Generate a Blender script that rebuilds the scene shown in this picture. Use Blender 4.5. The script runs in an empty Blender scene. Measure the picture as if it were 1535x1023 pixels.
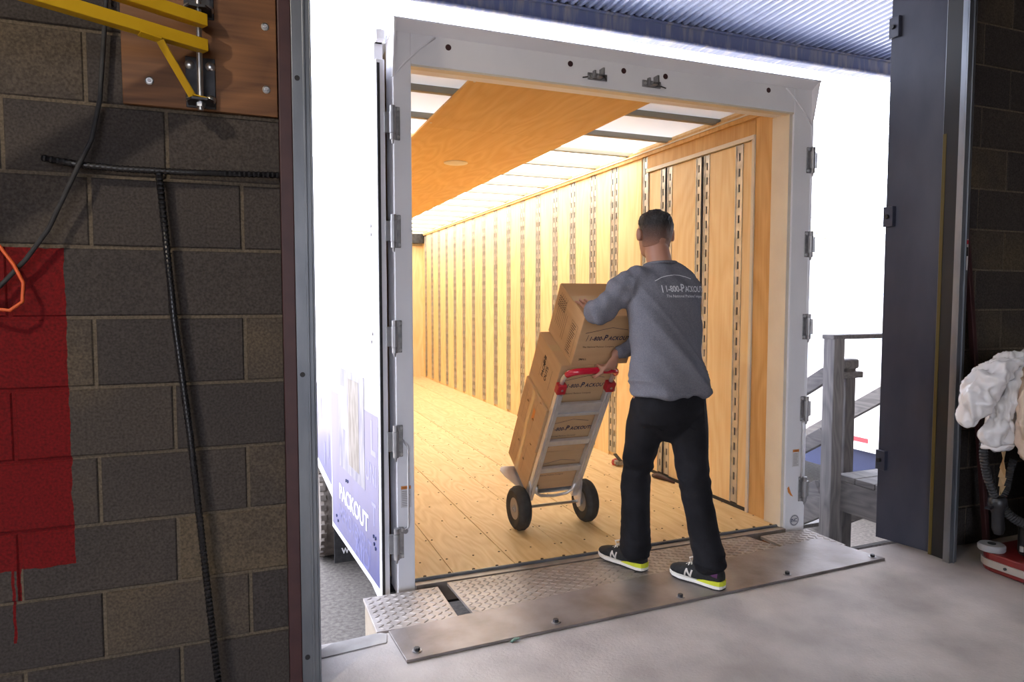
import bpy, bmesh, math, random
from mathutils import Vector, Matrix, noise
from mathutils.bvhtree import BVHTree

random.seed(7)
S = bpy.context.scene
COL = S.collection
R = math.radians

# ------------------------------------------------------------------ camera, sky, sun, exposure
CAM_H = 1.35
cam_d = bpy.data.cameras.new('camera')
cam = bpy.data.objects.new('camera', cam_d)
COL.objects.link(cam)
cam.location = (0, 0, CAM_H)
cam.rotation_euler = (R(90 - 3.41), 0, R(-21.4))
cam_d.sensor_width = 36.0
cam_d.lens = 1030.0 / 1535.0 * 36.0
cam_d.clip_start = 0.05
cam_d.clip_end = 400
S.camera = cam

W = bpy.data.worlds.new('sky')
S.world = W
W.use_nodes = True
wb = W.node_tree.nodes['Background']
wb.inputs['Color'].default_value = (0.80, 0.85, 1.0, 1)
wb.inputs['Strength'].default_value = 9.0

sun_d = bpy.data.lights.new('sun', 'SUN')
sun_d.energy = 78.0
sun_d.angle = R(2.0)
sun_d.color = (1.0, 0.95, 0.86)
sun = bpy.data.objects.new('sun', sun_d)
COL.objects.link(sun)
sun.rotation_euler = Vector((-0.35, 0.30, -0.90)).to_track_quat('-Z', 'Y').to_euler()

S.view_settings.view_transform = 'Standard'
S.view_settings.look = 'None'
S.view_settings.gamma = 1.0
S.view_settings.use_curve_mapping = False
S.view_settings.exposure = 0.0
S.cycles.max_bounces = 10
S.cycles.diffuse_bounces = 6
S.cycles.transmission_bounces = 6
S.cycles.sample_clamp_indirect = 12.0
S.cycles.caustics_reflective = False
S.cycles.caustics_refractive = False

# ------------------------------------------------------------------ materials
MATS = {}

def mat(name, col, col2=None, rough=0.6, metal=0.0, scale=6.0, stretch=(1, 1, 1), detail=5.0, ramp=(0.35, 0.65),
        bump=0.0, bscale=60.0, bstretch=None, rand=0.0, spec=0.5, coat=0.0):
    """noise-mixed principled material, all in object coordinates"""
    m = bpy.data.materials.new(name)
    m.use_nodes = True
    nt = m.node_tree
    N, L = nt.nodes, nt.links
    b = N['Principled BSDF']
    b.inputs['Roughness'].default_value = rough
    b.inputs['Metallic'].default_value = metal
    b.inputs['Specular IOR Level'].default_value = spec
    b.inputs['Coat Weight'].default_value = coat
    tc = N.new('ShaderNodeTexCoord')
    mp = N.new('ShaderNodeMapping')
    mp.inputs['Scale'].default_value = stretch
    L.new(tc.outputs['Object'], mp.inputs['Vector'])
    if col2 is not None:
        nz = N.new('ShaderNodeTexNoise')
        nz.inputs['Scale'].default_value = scale
        nz.inputs['Detail'].default_value = detail
        L.new(mp.outputs['Vector'], nz.inputs['Vector'])
        cr = N.new('ShaderNodeValToRGB')
        cr.color_ramp.elements[0].position = ramp[0]
        cr.color_ramp.elements[1].position = ramp[1]
        cr.color_ramp.elements[0].color = (*col, 1)
        cr.color_ramp.elements[1].color = (*col2, 1)
        L.new(nz.outputs['Fac'], cr.inputs['Fac'])
        out = cr.outputs['Color']
    else:
        rgb = N.new('ShaderNodeRGB')
        rgb.outputs[0].default_value = (*col, 1)
        out = rgb.outputs[0]
    if rand > 0:
        oi = N.new('ShaderNodeObjectInfo')
        mr = N.new('ShaderNodeMapRange')
        mr.inputs['To Min'].default_value = 1 - rand
        mr.inputs['To Max'].default_value = 1 + rand
        L.new(oi.outputs['Random'], mr.inputs['Value'])
        hs = N.new('ShaderNodeHueSaturation')
        L.new(mr.outputs['Result'], hs.inputs['Value'])
        L.new(out, hs.inputs['Color'])
        out = hs.outputs['Color']
    L.new(out, b.inputs['Base Color'])
    if bump > 0:
        n2 = N.new('ShaderNodeTexNoise')
        n2.inputs['Scale'].default_value = bscale
        n2.inputs['Detail'].default_value = 4
        if bstretch:
            m2 = N.new('ShaderNodeMapping')
            m2.inputs['Scale'].default_value = bstretch
            L.new(tc.outputs['Object'], m2.inputs['Vector'])
            L.new(m2.outputs['Vector'], n2.inputs['Vector'])
        else:
            L.new(tc.outputs['Object'], n2.inputs['Vector'])
        bp = N.new('ShaderNodeBump')
        bp.inputs['Strength'].default_value = bump
        bp.inputs['Distance'].default_value = 0.01
        L.new(n2.outputs['Fac'], bp.inputs['Height'])
        L.new(bp.outputs['Normal'], b.inputs['Normal'])
    MATS[name] = m
    return m

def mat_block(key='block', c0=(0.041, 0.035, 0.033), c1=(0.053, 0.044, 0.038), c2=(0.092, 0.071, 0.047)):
    """painted / bare concrete block: grey to tan by block, speckled, with a red painted rectangle and its drips"""
    m = bpy.data.materials.new('concrete_' + key)
    m.use_nodes = True
    nt = m.node_tree
    N, L = nt.nodes, nt.links
    b = N['Principled BSDF']
    b.inputs['Roughness'].default_value = 0.85
    b.inputs['Specular IOR Level'].default_value = 0.25
    oi = N.new('ShaderNodeObjectInfo')
    geo = N.new('ShaderNodeNewGeometry')
    big = N.new('ShaderNodeTexNoise'); big.inputs['Scale'].default_value = 3.5; big.inputs['Detail'].default_value = 4
    fine = N.new('ShaderNodeTexNoise'); fine.inputs['Scale'].default_value = 130; fine.inputs['Detail'].default_value = 3
    L.new(geo.outputs['Position'], big.inputs['Vector'])
    L.new(geo.outputs['Position'], fine.inputs['Vector'])
    add = N.new('ShaderNodeMath'); add.operation = 'ADD'
    L.new(oi.outputs['Random'], add.inputs[0]); L.new(big.outputs['Fac'], add.inputs[1])
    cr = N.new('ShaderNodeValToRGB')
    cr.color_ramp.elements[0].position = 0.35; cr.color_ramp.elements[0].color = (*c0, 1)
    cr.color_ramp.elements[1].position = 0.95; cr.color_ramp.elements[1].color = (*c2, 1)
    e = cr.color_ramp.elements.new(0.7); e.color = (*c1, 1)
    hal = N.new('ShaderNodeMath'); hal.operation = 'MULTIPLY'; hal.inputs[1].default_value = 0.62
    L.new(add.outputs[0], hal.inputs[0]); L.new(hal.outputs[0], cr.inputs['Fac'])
    sp = N.new('ShaderNodeMapRange'); sp.inputs['From Min'].default_value = 0.3; sp.inputs['From Max'].default_value = 0.7
    sp.inputs['To Min'].default_value = 0.62; sp.inputs['To Max'].default_value = 1.35
    L.new(fine.outputs['Fac'], sp.inputs['Value'])
    mul = N.new('ShaderNodeVectorMath'); mul.operation = 'SCALE'
    L.new(cr.outputs['Color'], mul.inputs[0]); L.new(sp.outputs['Result'], mul.inputs['Scale'])
    # red paint: a rectangle on the wall with a ragged edge and two runs under it
    sep = N.new('ShaderNodeSeparateXYZ'); L.new(geo.outputs['Position'], sep.inputs[0])
    edge = N.new('ShaderNodeTexNoise'); edge.inputs['Scale'].default_value = 26
    L.new(geo.outputs['Position'], edge.inputs['Vector'])

    def mth(op, a, bb):
        n = N.new('ShaderNodeMath'); n.operation = op
        for i, v in enumerate((a, bb)):
            if isinstance(v, (int, float)): n.inputs[i].default_value = v
            else: L.new(v, n.inputs[i])
        return n.outputs[0]
    jit = mth('MULTIPLY', mth('SUBTRACT', edge.outputs['Fac'], 0.5), 0.014)
    xx = mth('ADD', sep.outputs['X'], jit)
    zz = mth('ADD', sep.outputs['Z'], jit)
    rect = mth('MULTIPLY', mth('LESS_THAN', xx, -0.50), mth('MULTIPLY', mth('GREATER_THAN', zz, 0.532), mth('LESS_THAN', zz, 1.507)))
    for (x0, w, zb) in ((-0.648, 0.0045, 0.435), (-0.662, 0.004, 0.31)):
        drip = mth('MULTIPLY', mth('LESS_THAN', mth('ABSOLUTE', mth('SUBTRACT', xx, x0), 0), w),
                   mth('MULTIPLY', mth('LESS_THAN', zz, 0.56), mth('GREATER_THAN', zz, zb)))
        rect = mth('MAXIMUM', rect, drip)
    rect = mth('MULTIPLY', rect, mth('GREATER_THAN', xx, -2.2))
    mix = N.new('ShaderNodeMix'); mix.data_type = 'RGBA'
    L.new(rect, mix.inputs['Factor'])
    L.new(mul.outputs[0], mix.inputs['A'])
    rc = N.new('ShaderNodeVectorMath'); rc.operation = 'SCALE'
    rc.inputs[0].default_value = (0.115, 0.002, 0.003)
    L.new(sp.outputs['Result'], rc.inputs['Scale'])
    L.new(rc.outputs[0], mix.inputs['B'])
    L.new(mix.outputs['Result'], b.inputs['Base Color'])
    bp = N.new('ShaderNodeBump'); bp.inputs['Strength'].default_value = 0.5; bp.inputs['Distance'].default_value = 0.004
    L.new(fine.outputs['Fac'], bp.inputs['Height']); L.new(bp.outputs['Normal'], b.inputs['Normal'])
    MATS[key] = m
    return m

def mat_ply(name, light, dark, axis, rand=0.1, rough=0.55, sc=1.0):
    """plywood face veneer: cathedral grain running along an axis"""
    m = bpy.data.materials.new(name)
    m.use_nodes = True
    nt = m.node_tree
    N, L = nt.nodes, nt.links
    b = N['Principled BSDF']
    b.inputs['Roughness'].default_value = rough
    b.inputs['Specular IOR Level'].default_value = 0.3
    tc = N.new('ShaderNodeTexCoord')
    oi = N.new('ShaderNodeObjectInfo')
    off = N.new('ShaderNodeVectorMath'); off.operation = 'SCALE'; off.inputs[0].default_value = (7.3, 3.1, 5.7)
    L.new(oi.outputs['Random'], off.inputs['Scale'])
    ad = N.new('ShaderNodeVectorMath'); ad.operation = 'ADD'
    L.new(tc.outputs['Object'], ad.inputs[0]); L.new(off.outputs[0], ad.inputs[1])
    mp = N.new('ShaderNodeMapping')
    st = [2.6 * sc, 2.6 * sc, 2.6 * sc]; st['xyz'.index(axis)] = 0.55 * sc
    mp.inputs['Scale'].default_value = st
    L.new(ad.outputs[0], mp.inputs['Vector'])
    n1 = N.new('ShaderNodeTexNoise'); n1.inputs['Scale'].default_value = 1.0; n1.inputs['Detail'].default_value = 2.5
    L.new(mp.outputs['Vector'], n1.inputs['Vector'])
    ring = N.new('ShaderNodeMath'); ring.operation = 'MULTIPLY'; ring.inputs[1].default_value = 26
    L.new(n1.outputs['Fac'], ring.inputs[0])
    fr = N.new('ShaderNodeMath'); fr.operation = 'PINGPONG'; fr.inputs[1].default_value = 1.0
    L.new(ring.outputs[0], fr.inputs[0])
    mp2 = N.new('ShaderNodeMapping')
    st2 = [70, 70, 70]; st2['xyz'.index(axis)] = 2.5
    mp2.inputs['Scale'].default_value = st2
    L.new(ad.outputs[0], mp2.inputs['Vector'])
    n2 = N.new('ShaderNodeTexNoise'); n2.inputs['Scale'].default_value = 1.0; n2.inputs['Detail'].default_value = 3
    L.new(mp2.outputs['Vector'], n2.inputs['Vector'])
    mx = N.new('ShaderNodeMath'); mx.operation = 'MULTIPLY_ADD'; mx.inputs[1].default_value = 0.35
    L.new(fr.outputs[0], mx.inputs[0])
    h2 = N.new('ShaderNodeMath'); h2.operation = 'MULTIPLY'; h2.inputs[1].default_value = 0.6
    L.new(n2.outputs['Fac'], h2.inputs[0]); L.new(h2.outputs[0], mx.inputs[2])
    cr = N.new('ShaderNodeValToRGB')
    cr.color_ramp.elements[0].position = 0.1; cr.color_ramp.elements[0].color = (*light, 1)
    cr.color_ramp.elements[1].position = 0.8; cr.color_ramp.elements[1].color = (*dark, 1)
    L.new(mx.outputs[0], cr.inputs['Fac'])
    mr = N.new('ShaderNodeMapRange'); mr.inputs['To Min'].default_value = 1 - rand; mr.inputs['To Max'].default_value = 1 + rand
    L.new(oi.outputs['Random'], mr.inputs['Value'])
    hs = N.new('ShaderNodeHueSaturation'); L.new(mr.outputs['Result'], hs.inputs['Value']); L.new(cr.outputs['Color'], hs.inputs['Color'])
    L.new(hs.outputs['Color'], b.inputs['Base Color'])
    MATS[name] = m
    return m

def mat_translucent(name, col, frac, rough=0.4):
    m = bpy.data.materials.new(name)
    m.use_nodes = True
    nt = m.node_tree
    N, L = nt.nodes, nt.links
    b = N['Principled BSDF']
    b.inputs['Base Color'].default_value = (*col, 1)
    b.inputs['Roughness'].default_value = rough
    tr = N.new('ShaderNodeBsdfTranslucent'); tr.inputs['Color'].default_value = (*col, 1)
    ms = N.new('ShaderNodeMixShader'); ms.inputs[0].default_value = frac
    L.new(b.outputs[0], ms.inputs[1]); L.new(tr.outputs[0], ms.inputs[2])
    L.new(ms.outputs[0], N['Material Output'].inputs['Surface'])
    MATS[name] = m
    return m

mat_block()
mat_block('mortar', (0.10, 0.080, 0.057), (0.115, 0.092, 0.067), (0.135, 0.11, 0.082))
mat('block_far', (0.13, 0.12, 0.11), (0.18, 0.155, 0.12), rough=0.9, scale=4)
mat('concrete', (0.30, 0.27, 0.26), (0.52, 0.475, 0.455), rough=0.6, scale=3.2, detail=9, ramp=(0.3, 0.7), bump=0.25, bscale=90)
mat('concrete_patch', (0.30, 0.28, 0.27), (0.40, 0.38, 0.37), rough=0.9, scale=9)
mat('asphalt', (0.085, 0.073, 0.064), (0.15, 0.131, 0.117), rough=0.95, scale=30, detail=8, bump=0.4, bscale=120)
mat('dark_ceiling', (0.10, 0.095, 0.09), rough=0.9)
mat('maroon_paint', (0.035, 0.010, 0.012), (0.05, 0.016, 0.016), rough=0.5, scale=12)
mat('galvanised', (0.15, 0.165, 0.19), (0.23, 0.245, 0.27), rough=0.42, metal=0.75, scale=9, stretch=(1, 1, 0.3))
mat('galv_track', (0.42, 0.41, 0.38), (0.58, 0.56, 0.52), rough=0.4, metal=0.6, scale=14)
mat('black', (0.008, 0.008, 0.009), rough=0.6)
mat('black_rubber', (0.016, 0.016, 0.018), (0.03, 0.03, 0.032), rough=0.75, scale=30)
mat('black_steel', (0.02, 0.02, 0.024), (0.05, 0.05, 0.055), rough=0.45, metal=0.4, scale=25)
mat('bar_black', (0.008, 0.008, 0.010), rough=0.32)
mat('navy_steel', (0.028, 0.032, 0.055), (0.045, 0.048, 0.07), rough=0.5, scale=7, stretch=(1, 1, 0.4), bump=0.06, bscale=40)
mat('yellow_paint', (0.52, 0.30, 0.004), (0.58, 0.35, 0.008), rough=0.5, scale=8)
mat('yellow_seal', (0.085, 0.06, 0.008), rough=0.7)
mat('zinc', (0.60, 0.60, 0.60), rough=0.28, metal=0.95)
mat('steel_dull', (0.25, 0.25, 0.26), (0.38, 0.37, 0.37), rough=0.45, metal=0.8, scale=30)
mat('hinge_steel', (0.30, 0.30, 0.31), (0.36, 0.36, 0.37), rough=0.4, metal=0.6, scale=20)
mat('plate_steel', (0.17, 0.145, 0.135), (0.30, 0.27, 0.265), rough=0.42, metal=0.45, scale=4.5, detail=9, bump=0.1, bscale=50)
mat('tread_steel', (0.26, 0.225, 0.20), (0.36, 0.32, 0.295), rough=0.45, metal=0.4, scale=12, detail=6)
mat('rust', (0.14, 0.055, 0.025), (0.24, 0.11, 0.05), rough=0.9, scale=30)
mat('cream_paint', (0.30, 0.25, 0.19), (0.19, 0.12, 0.07), rough=0.8, scale=6, ramp=(0.5, 0.75))
mat('white_paint', (0.78, 0.78, 0.82), (0.84, 0.84, 0.87), rough=0.38, scale=3)
mat('cream_metal', (0.66, 0.60, 0.50), (0.72, 0.66, 0.55), rough=0.45, scale=5)
mat('grime', (0.25, 0.23, 0.22), rough=0.8)
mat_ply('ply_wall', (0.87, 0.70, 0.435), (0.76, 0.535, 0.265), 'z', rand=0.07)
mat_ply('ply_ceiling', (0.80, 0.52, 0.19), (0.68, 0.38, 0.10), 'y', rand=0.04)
mat_ply('ply_trim', (0.72, 0.47, 0.21), (0.55, 0.31, 0.11), 'z', rand=0.05)
mat_ply('ply_board', (0.23, 0.10, 0.036), (0.075, 0.030, 0.011), 'x', rand=0.0)
mat_ply('deck_wood', (0.80, 0.63, 0.38), (0.64, 0.45, 0.22), 'y', rand=0.06, sc=1.6)
mat_ply('grey_wood', (0.26, 0.245, 0.24), (0.12, 0.115, 0.12), 'z', rand=0.12, rough=0.9, sc=2)
mat_ply('grey_wood_flat', (0.26, 0.245, 0.24), (0.13, 0.125, 0.13), 'y', rand=0.12, rough=0.9, sc=2)
mat('dirt', (0.10, 0.06, 0.03), rough=0.9)
mat_translucent('roof_sheet', (0.92, 0.90, 0.82), 0.30)
mat('bow_metal', (0.26, 0.25, 0.22), rough=0.5, metal=0.3)
mat('cardboard', (0.50, 0.315, 0.165), (0.545, 0.35, 0.19), rough=0.8, scale=3, stretch=(1, 1, 8), spec=0.2)
mat('cardboard_in', (0.36, 0.22, 0.11), rough=0.9)
mat('tape', (0.55, 0.38, 0.20), rough=0.25)
mat('print_navy', (0.012, 0.014, 0.05), rough=0.7)
mat('print_black', (0.035, 0.02, 0.015), rough=0.8)
mat('aluminium', (0.62, 0.62, 0.64), (0.70, 0.70, 0.72), rough=0.38, metal=0.7, scale=20)
mat('red_grip', (0.50, 0.012, 0.035), rough=0.22, coat=0.4)
mat('red_plastic', (0.42, 0.02, 0.03), rough=0.4)
mat('tyre', (0.022, 0.021, 0.021), (0.04, 0.038, 0.036), rough=0.8, scale=20)
mat('tyre_dusty', (0.10, 0.085, 0.075), (0.17, 0.145, 0.125), rough=0.9, scale=15)
mat('hub_grey', (0.30, 0.29, 0.28), rough=0.45, metal=0.5)
mat('shirt', (0.128, 0.130, 0.155), (0.175, 0.176, 0.203), rough=0.95, scale=240, detail=2, bump=0.25, bscale=300, spec=0.1)
mat('denim', (0.0045, 0.0045, 0.0065), (0.0105, 0.0105, 0.014), rough=0.85, scale=9, detail=8, bump=0.3, bscale=260, spec=0.25)
mat('skin', (0.36, 0.175, 0.115), (0.41, 0.205, 0.14), rough=0.5, scale=9)
MATS['skin'].node_tree.nodes['Principled BSDF'].inputs['Subsurface Weight'].default_value = 0.12
MATS['skin'].node_tree.nodes['Principled BSDF'].inputs['Subsurface Radius'].default_value = (0.012, 0.005, 0.003)
mat('hair', (0.006, 0.005, 0.005), (0.016, 0.013, 0.012), rough=0.55, scale=60, stretch=(1, 1, 0.2), bump=0.6, bscale=220)
def mat_hair():
    """short haircut: dark crop that thins out to the skin down the neck"""
    m = MATS['hair']; N, L = m.node_tree.nodes, m.node_tree.links
    b = N['Principled BSDF']; dark = b.inputs['Base Color'].links[0].from_socket
    tc = N.new('ShaderNodeTexCoord'); sx = N.new('ShaderNodeSeparateXYZ'); L.new(tc.outputs['Object'], sx.inputs[0])
    nz = N.new('ShaderNodeTexNoise'); nz.inputs['Scale'].default_value = 260; L.new(tc.outputs['Object'], nz.inputs['Vector'])
    ma = N.new('ShaderNodeMath'); ma.operation = 'MULTIPLY_ADD'; ma.inputs[1].default_value = 0.030
    L.new(nz.outputs['Fac'], ma.inputs[0]); L.new(sx.outputs['Z'], ma.inputs[2])
    mr = N.new('ShaderNodeMapRange'); mr.inputs['From Min'].default_value = 1.606; mr.inputs['From Max'].default_value = 1.722
    L.new(ma.outputs[0], mr.inputs['Value'])
    cr = N.new('ShaderNodeValToRGB'); cr.color_ramp.elements[0].color = (0.35, 0.17, 0.112, 1); cr.color_ramp.elements[1].color = (0.010, 0.008, 0.008, 1)
    e = cr.color_ramp.elements.new(0.5); e.color = (0.115, 0.06, 0.045, 1)
    L.new(mr.outputs['Result'], cr.inputs['Fac']); L.new(cr.outputs['Color'], b.inputs['Base Color'])
mat_hair()
mat('shirt_print', (0.60, 0.62, 0.66), rough=0.8)
mat('shoe_black', (0.010, 0.010, 0.011), (0.018, 0.018, 0.02), rough=0.9, scale=90, bump=0.2, bscale=300)
mat('shoe_white', (0.78, 0.75, 0.70), rough=0.6)
mat('shoe_letter', (0.56, 0.52, 0.48), rough=0.5)
mat('lime', (0.56, 0.60, 0.03), rough=0.5)
mat('purple', (0.10, 0.025, 0.10), rough=0.7)
mat('canopy_deck', (0.20, 0.235, 0.37), (0.24, 0.275, 0.41), rough=0.4, scale=3, metal=0.1)
mat('canopy_beam', (0.10, 0.12, 0.22), (0.26, 0.245, 0.25), rough=0.7, scale=5, stretch=(5, 1, 0.6), detail=8, ramp=(0.45, 0.72))
mat('orange_cord', (0.62, 0.10, 0.02), rough=0.5)
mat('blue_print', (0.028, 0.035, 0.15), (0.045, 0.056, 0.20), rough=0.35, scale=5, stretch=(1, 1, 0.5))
mat('print_white', (0.82, 0.83, 0.86), rough=0.4)
mat('print_faint', (0.065, 0.08, 0.26), rough=0.35)
mat('print_pale', (0.11, 0.13, 0.34), rough=0.35)
mat('print_photo', (0.035, 0.05, 0.14), (0.17, 0.18, 0.22), rough=0.4, scale=9, stretch=(1, 1.6, 0.45), detail=9, ramp=(0.38, 0.62))
mat('print_figure', (0.02, 0.02, 0.025), (0.12, 0.115, 0.125), rough=0.4, scale=16, stretch=(1, 1.5, 0.4), detail=8, ramp=(0.4, 0.6))
mat('neighbour_blue', (0.40, 0.55, 0.74), rough=0.5)
mat('tape_red', (0.55, 0.03, 0.05), rough=0.4)
mat('navy_under', (0.02, 0.03, 0.09), rough=0.7)
mat('sticker', (0.62, 0.61, 0.62), rough=0.5)
mat('sticker_orange', (0.65, 0.22, 0.03), rough=0.5)
mat('plastic_dark', (0.012, 0.012, 0.015), (0.02, 0.02, 0.022), rough=0.4, scale=10)
mat('machine_red', (0.17, 0.012, 0.012), (0.13, 0.01, 0.01), rough=0.45, scale=8)
mat('machine_strip', (0.34, 0.30, 0.27), rough=0.6)
mat('grey_plastic', (0.30, 0.30, 0.31), rough=0.5)
mat('tan_fabric', (0.40, 0.27, 0.14), rough=0.8)
mat_translucent('bag_plastic', (0.80, 0.79, 0.80), 0.25, rough=0.25)
mat('bag_tan', (0.62, 0.47, 0.36), (0.50, 0.37, 0.28), rough=0.3, scale=14)
mat('foliage', (0.34, 0.38, 0.26), (0.42, 0.44, 0.34), rough=0.9, scale=6)  # leaf colour lifted so haze and glare are painted in
mat('bark', (0.22, 0.19, 0.16), rough=0.9)
mat('green_scrap', (0.10, 0.18, 0.14), rough=0.5)
mat('lamp_white', (0.75, 0.75, 0.73), rough=0.5)

# ------------------------------------------------------------------ mesh helpers
def origin_of(p):
    o = Vector((0, 0, 0))
    while p is not None:
        o += p.location
        p = p.parent
    return o

class MB:
    """collects shapes given in world metres and links them as one mesh object"""
    def __init__(s): s.v = []; s.f = []
    def add(s, vs, fs):
        k = len(s.v)
        s.v += [Vector(p) for p in vs]
        s.f += [tuple(k + i for i in q) for q in fs]
        return s
    def box(s, a, b):
        x0, y0, z0 = (min(a[i], b[i]) for i in range(3)); x1, y1, z1 = (max(a[i], b[i]) for i in range(3))
        return s.add([(x0, y0, z0), (x1, y0, z0), (x1, y1, z0), (x0, y1, z0), (x0, y0, z1), (x1, y0, z1), (x1, y1, z1), (x0, y1, z1)],
                     [(0, 3, 2, 1), (4, 5, 6, 7), (0, 1, 5, 4), (1, 2, 6, 5), (2, 3, 7, 6), (3, 0, 4, 7)])
    def beam(s, p, q, w, h, up=(0, 0, 1)):
        p, q = Vector(p), Vector(q); d = (q - p).normalized(); up = Vector(up)
        if abs(d.dot(up)) > 0.99: up = Vector((0, 1, 0))
        r = d.cross(up).normalized(); u = r.cross(d)
        c = [r * (sx * w / 2) + u * (sz * h / 2) for sx, sz in ((-1, -1), (1, -1), (1, 1), (-1, 1))]
        return s.add([p + k for k in c] + [q + k for k in c], [(3, 2, 1, 0), (4, 5, 6, 7), (0, 1, 5, 4), (1, 2, 6, 5), (2, 3, 7, 6), (3, 0, 4, 7)])
    def cyl(s, p, q, r0, r1=None, n=16):
        p, q = Vector(p), Vector(q); r1 = r0 if r1 is None else r1
        d = (q - p).normalized(); a = d.orthogonal().normalized(); b = d.cross(a)
        vs = []
        for c, r in ((p, r0), (q, r1)):
            for i in range(n):
                t = 2 * math.pi * i / n
                vs.append(c + a * (r * math.cos(t)) + b * (r * math.sin(t)))
        fs = [(i, (i + 1) % n, n + (i + 1) % n, n + i) for i in range(n)]
        fs += [tuple(range(n - 1, -1, -1)), tuple(range(n, 2 * n))]
        return s.add(vs, fs)
    def tube(s, pts, r, n=10, cap=True):
        pts = [Vector(p) for p in pts]; rs = r if isinstance(r, (list, tuple)) else [r] * len(pts)
        vs = []; fs = []; a = None
        for i, p in enumerate(pts):
            d = (pts[min(i + 1, len(pts) - 1)] - pts[max(i - 1, 0)]).normalized()
            a = d.orthogonal().normalized() if a is None else (a - d * a.dot(d)).normalized()
            b = d.cross(a)
            for j in range(n):
                t = 2 * math.pi * j / n
                vs.append(p + a * (rs[i] * math.cos(t)) + b * (rs[i] * math.sin(t)))
        for i in range(len(pts) - 1):
            for j in range(n):
                fs.append((i * n + j, i * n + (j + 1) % n, (i + 1) * n + (j + 1) % n, (i + 1) * n + j))
        if cap: fs += [tuple(range(n - 1, -1, -1)), tuple(range((len(pts) - 1) * n, len(pts) * n))]
        return s.add(vs, fs)
    def lathe(s, c, axis, prof, n=28):
        """prof: list of (radius, distance along axis)"""
        c = Vector(c); d = Vector(axis).normalized(); a = d.orthogonal().normalized(); b = d.cross(a); vs = []; fs = []
        for r, h in prof:
            for j in range(n):
                t = 2 * math.pi * j / n
                vs.append(c + d * h + a * (r * math.cos(t)) + b * (r * math.sin(t)))
        for i in range(len(prof) - 1):
            for j in range(n):
                fs.append((i * n + j, i * n + (j + 1) % n, (i + 1) * n + (j + 1) % n, (i + 1) * n + j))
        fs += [tuple(range(n - 1, -1, -1)), tuple(range((len(prof) - 1) * n, len(prof) * n))]
        return s.add(vs, fs)
    def prism(s, poly, vec):
        """polygon (list of 3d points) pushed along vec"""
        poly = [Vector(p) for p in poly]; vec = Vector(vec); n = len(poly)
        nrm = Vector((0, 0, 0))
        for i in range(n): nrm += poly[i].cross(poly[(i + 1) % n])
        if nrm.dot(vec) > 0: poly.reverse()
        fs = [tuple(range(n)), tuple(range(2 * n - 1, n - 1, -1))]
        fs += [((i + 1) % n, i, n + i, n + (i + 1) % n) for i in range(n)]
        return s.add(poly + [p + vec for p in poly], fs)
    def loft(s, secs, n=20, power=2.0):
        """secs: (centre, half-axis vector X, half-axis vector Y)"""
        vs = []; fs = []
        for c, ax, ay in secs:
            c, ax, ay = Vector(c), Vector(ax), Vector(ay)
            for j in range(n):
                t = 2 * math.pi * j / n; ct, st = math.cos(t), math.sin(t); e = 2.0 / power
                vs.append(c + ax * (math.copysign(abs(ct) ** e, ct)) + ay * (math.copysign(abs(st) ** e, st)))
        for i in range(len(secs) - 1):
            for j in range(n):
                fs.append((i * n + j, i * n + (j + 1) % n, (i + 1) * n + (j + 1) % n, (i + 1) * n + j))
        fs += [tuple(range(n - 1, -1, -1)), tuple(range((len(secs) - 1) * n, len(secs) * n))]
        return s.add(vs, fs)
    def ball(s, c, rx, ry=None, rz=None, n=16, m=10):
        ry = rx if ry is None else ry; rz = rx if rz is None else rz; c = Vector(c)
        return s.loft([(c + Vector((0, 0, rz * -math.cos(math.pi * i / m))), (max(1e-4, rx * math.sin(math.pi * i / m)), 0, 0),
                        (0, max(1e-4, ry * math.sin(math.pi * i / m)), 0)) for i in range(m + 1)], n)
    def build(s, name, m, parent=None, local=False, bevel=0.0, smooth=False, origin=None, seg=2, fix=False):
        me = bpy.data.meshes.new(name)
        if parent is None and not local:
            if origin is None:
                xs = [p.x for p in s.v]; ys = [p.y for p in s.v]; zs = [p.z for p in s.v]
                origin = ((min(xs) + max(xs)) / 2, (min(ys) + max(ys)) / 2, min(zs))
            o = Vector(origin)
        elif local: o = Vector((0, 0, 0))
        else: o = origin_of(parent)
        me.from_pydata([p - o for p in s.v], [], s.f)
        if fix:
            bm = bmesh.new(); bm.from_mesh(me); bmesh.ops.recalc_face_normals(bm, faces=bm.faces); bm.to_mesh(me); bm.free()
        me.materials.append(MATS[m] if isinstance(m, str) else m)
        if smooth:
            for p in me.polygons: p.use_smooth = True
        ob = bpy.data.objects.new(name, me)
        COL.objects.link(ob)
        if parent is not None: ob.parent = parent
        elif not local: ob.location = o
        if bevel > 0:
            md = ob.modifiers.new('bevel', 'BEVEL'); md.width = bevel; md.segments = seg; md.limit_method = 'ANGLE'
        if smooth == 'auto':
            md = ob.modifiers.new('split', 'EDGE_SPLIT'); md.split_angle = R(40)
        return ob

def tag(o, label, cat, group=None):
    o['label'] = label; o['category'] = cat
    if group: o['group'] = group
    return o

def thing(name, loc, label, cat, group=None, rot=(0, 0, 0)):
    o = bpy.data.objects.new(name, None)
    o.empty_display_size = 0.1
    COL.objects.link(o)
    o.location = loc; o.rotation_euler = rot
    return tag(o, label, cat, group)

def struct(o, label=None):
    o['kind'] = 'structure'
    if label: o['label'] = label
    return o

def clone(src, name, parent, loc):
    c = src.copy(); c.name = name; COL.objects.link(c); c.parent = parent; c.location = loc
    return c

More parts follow.
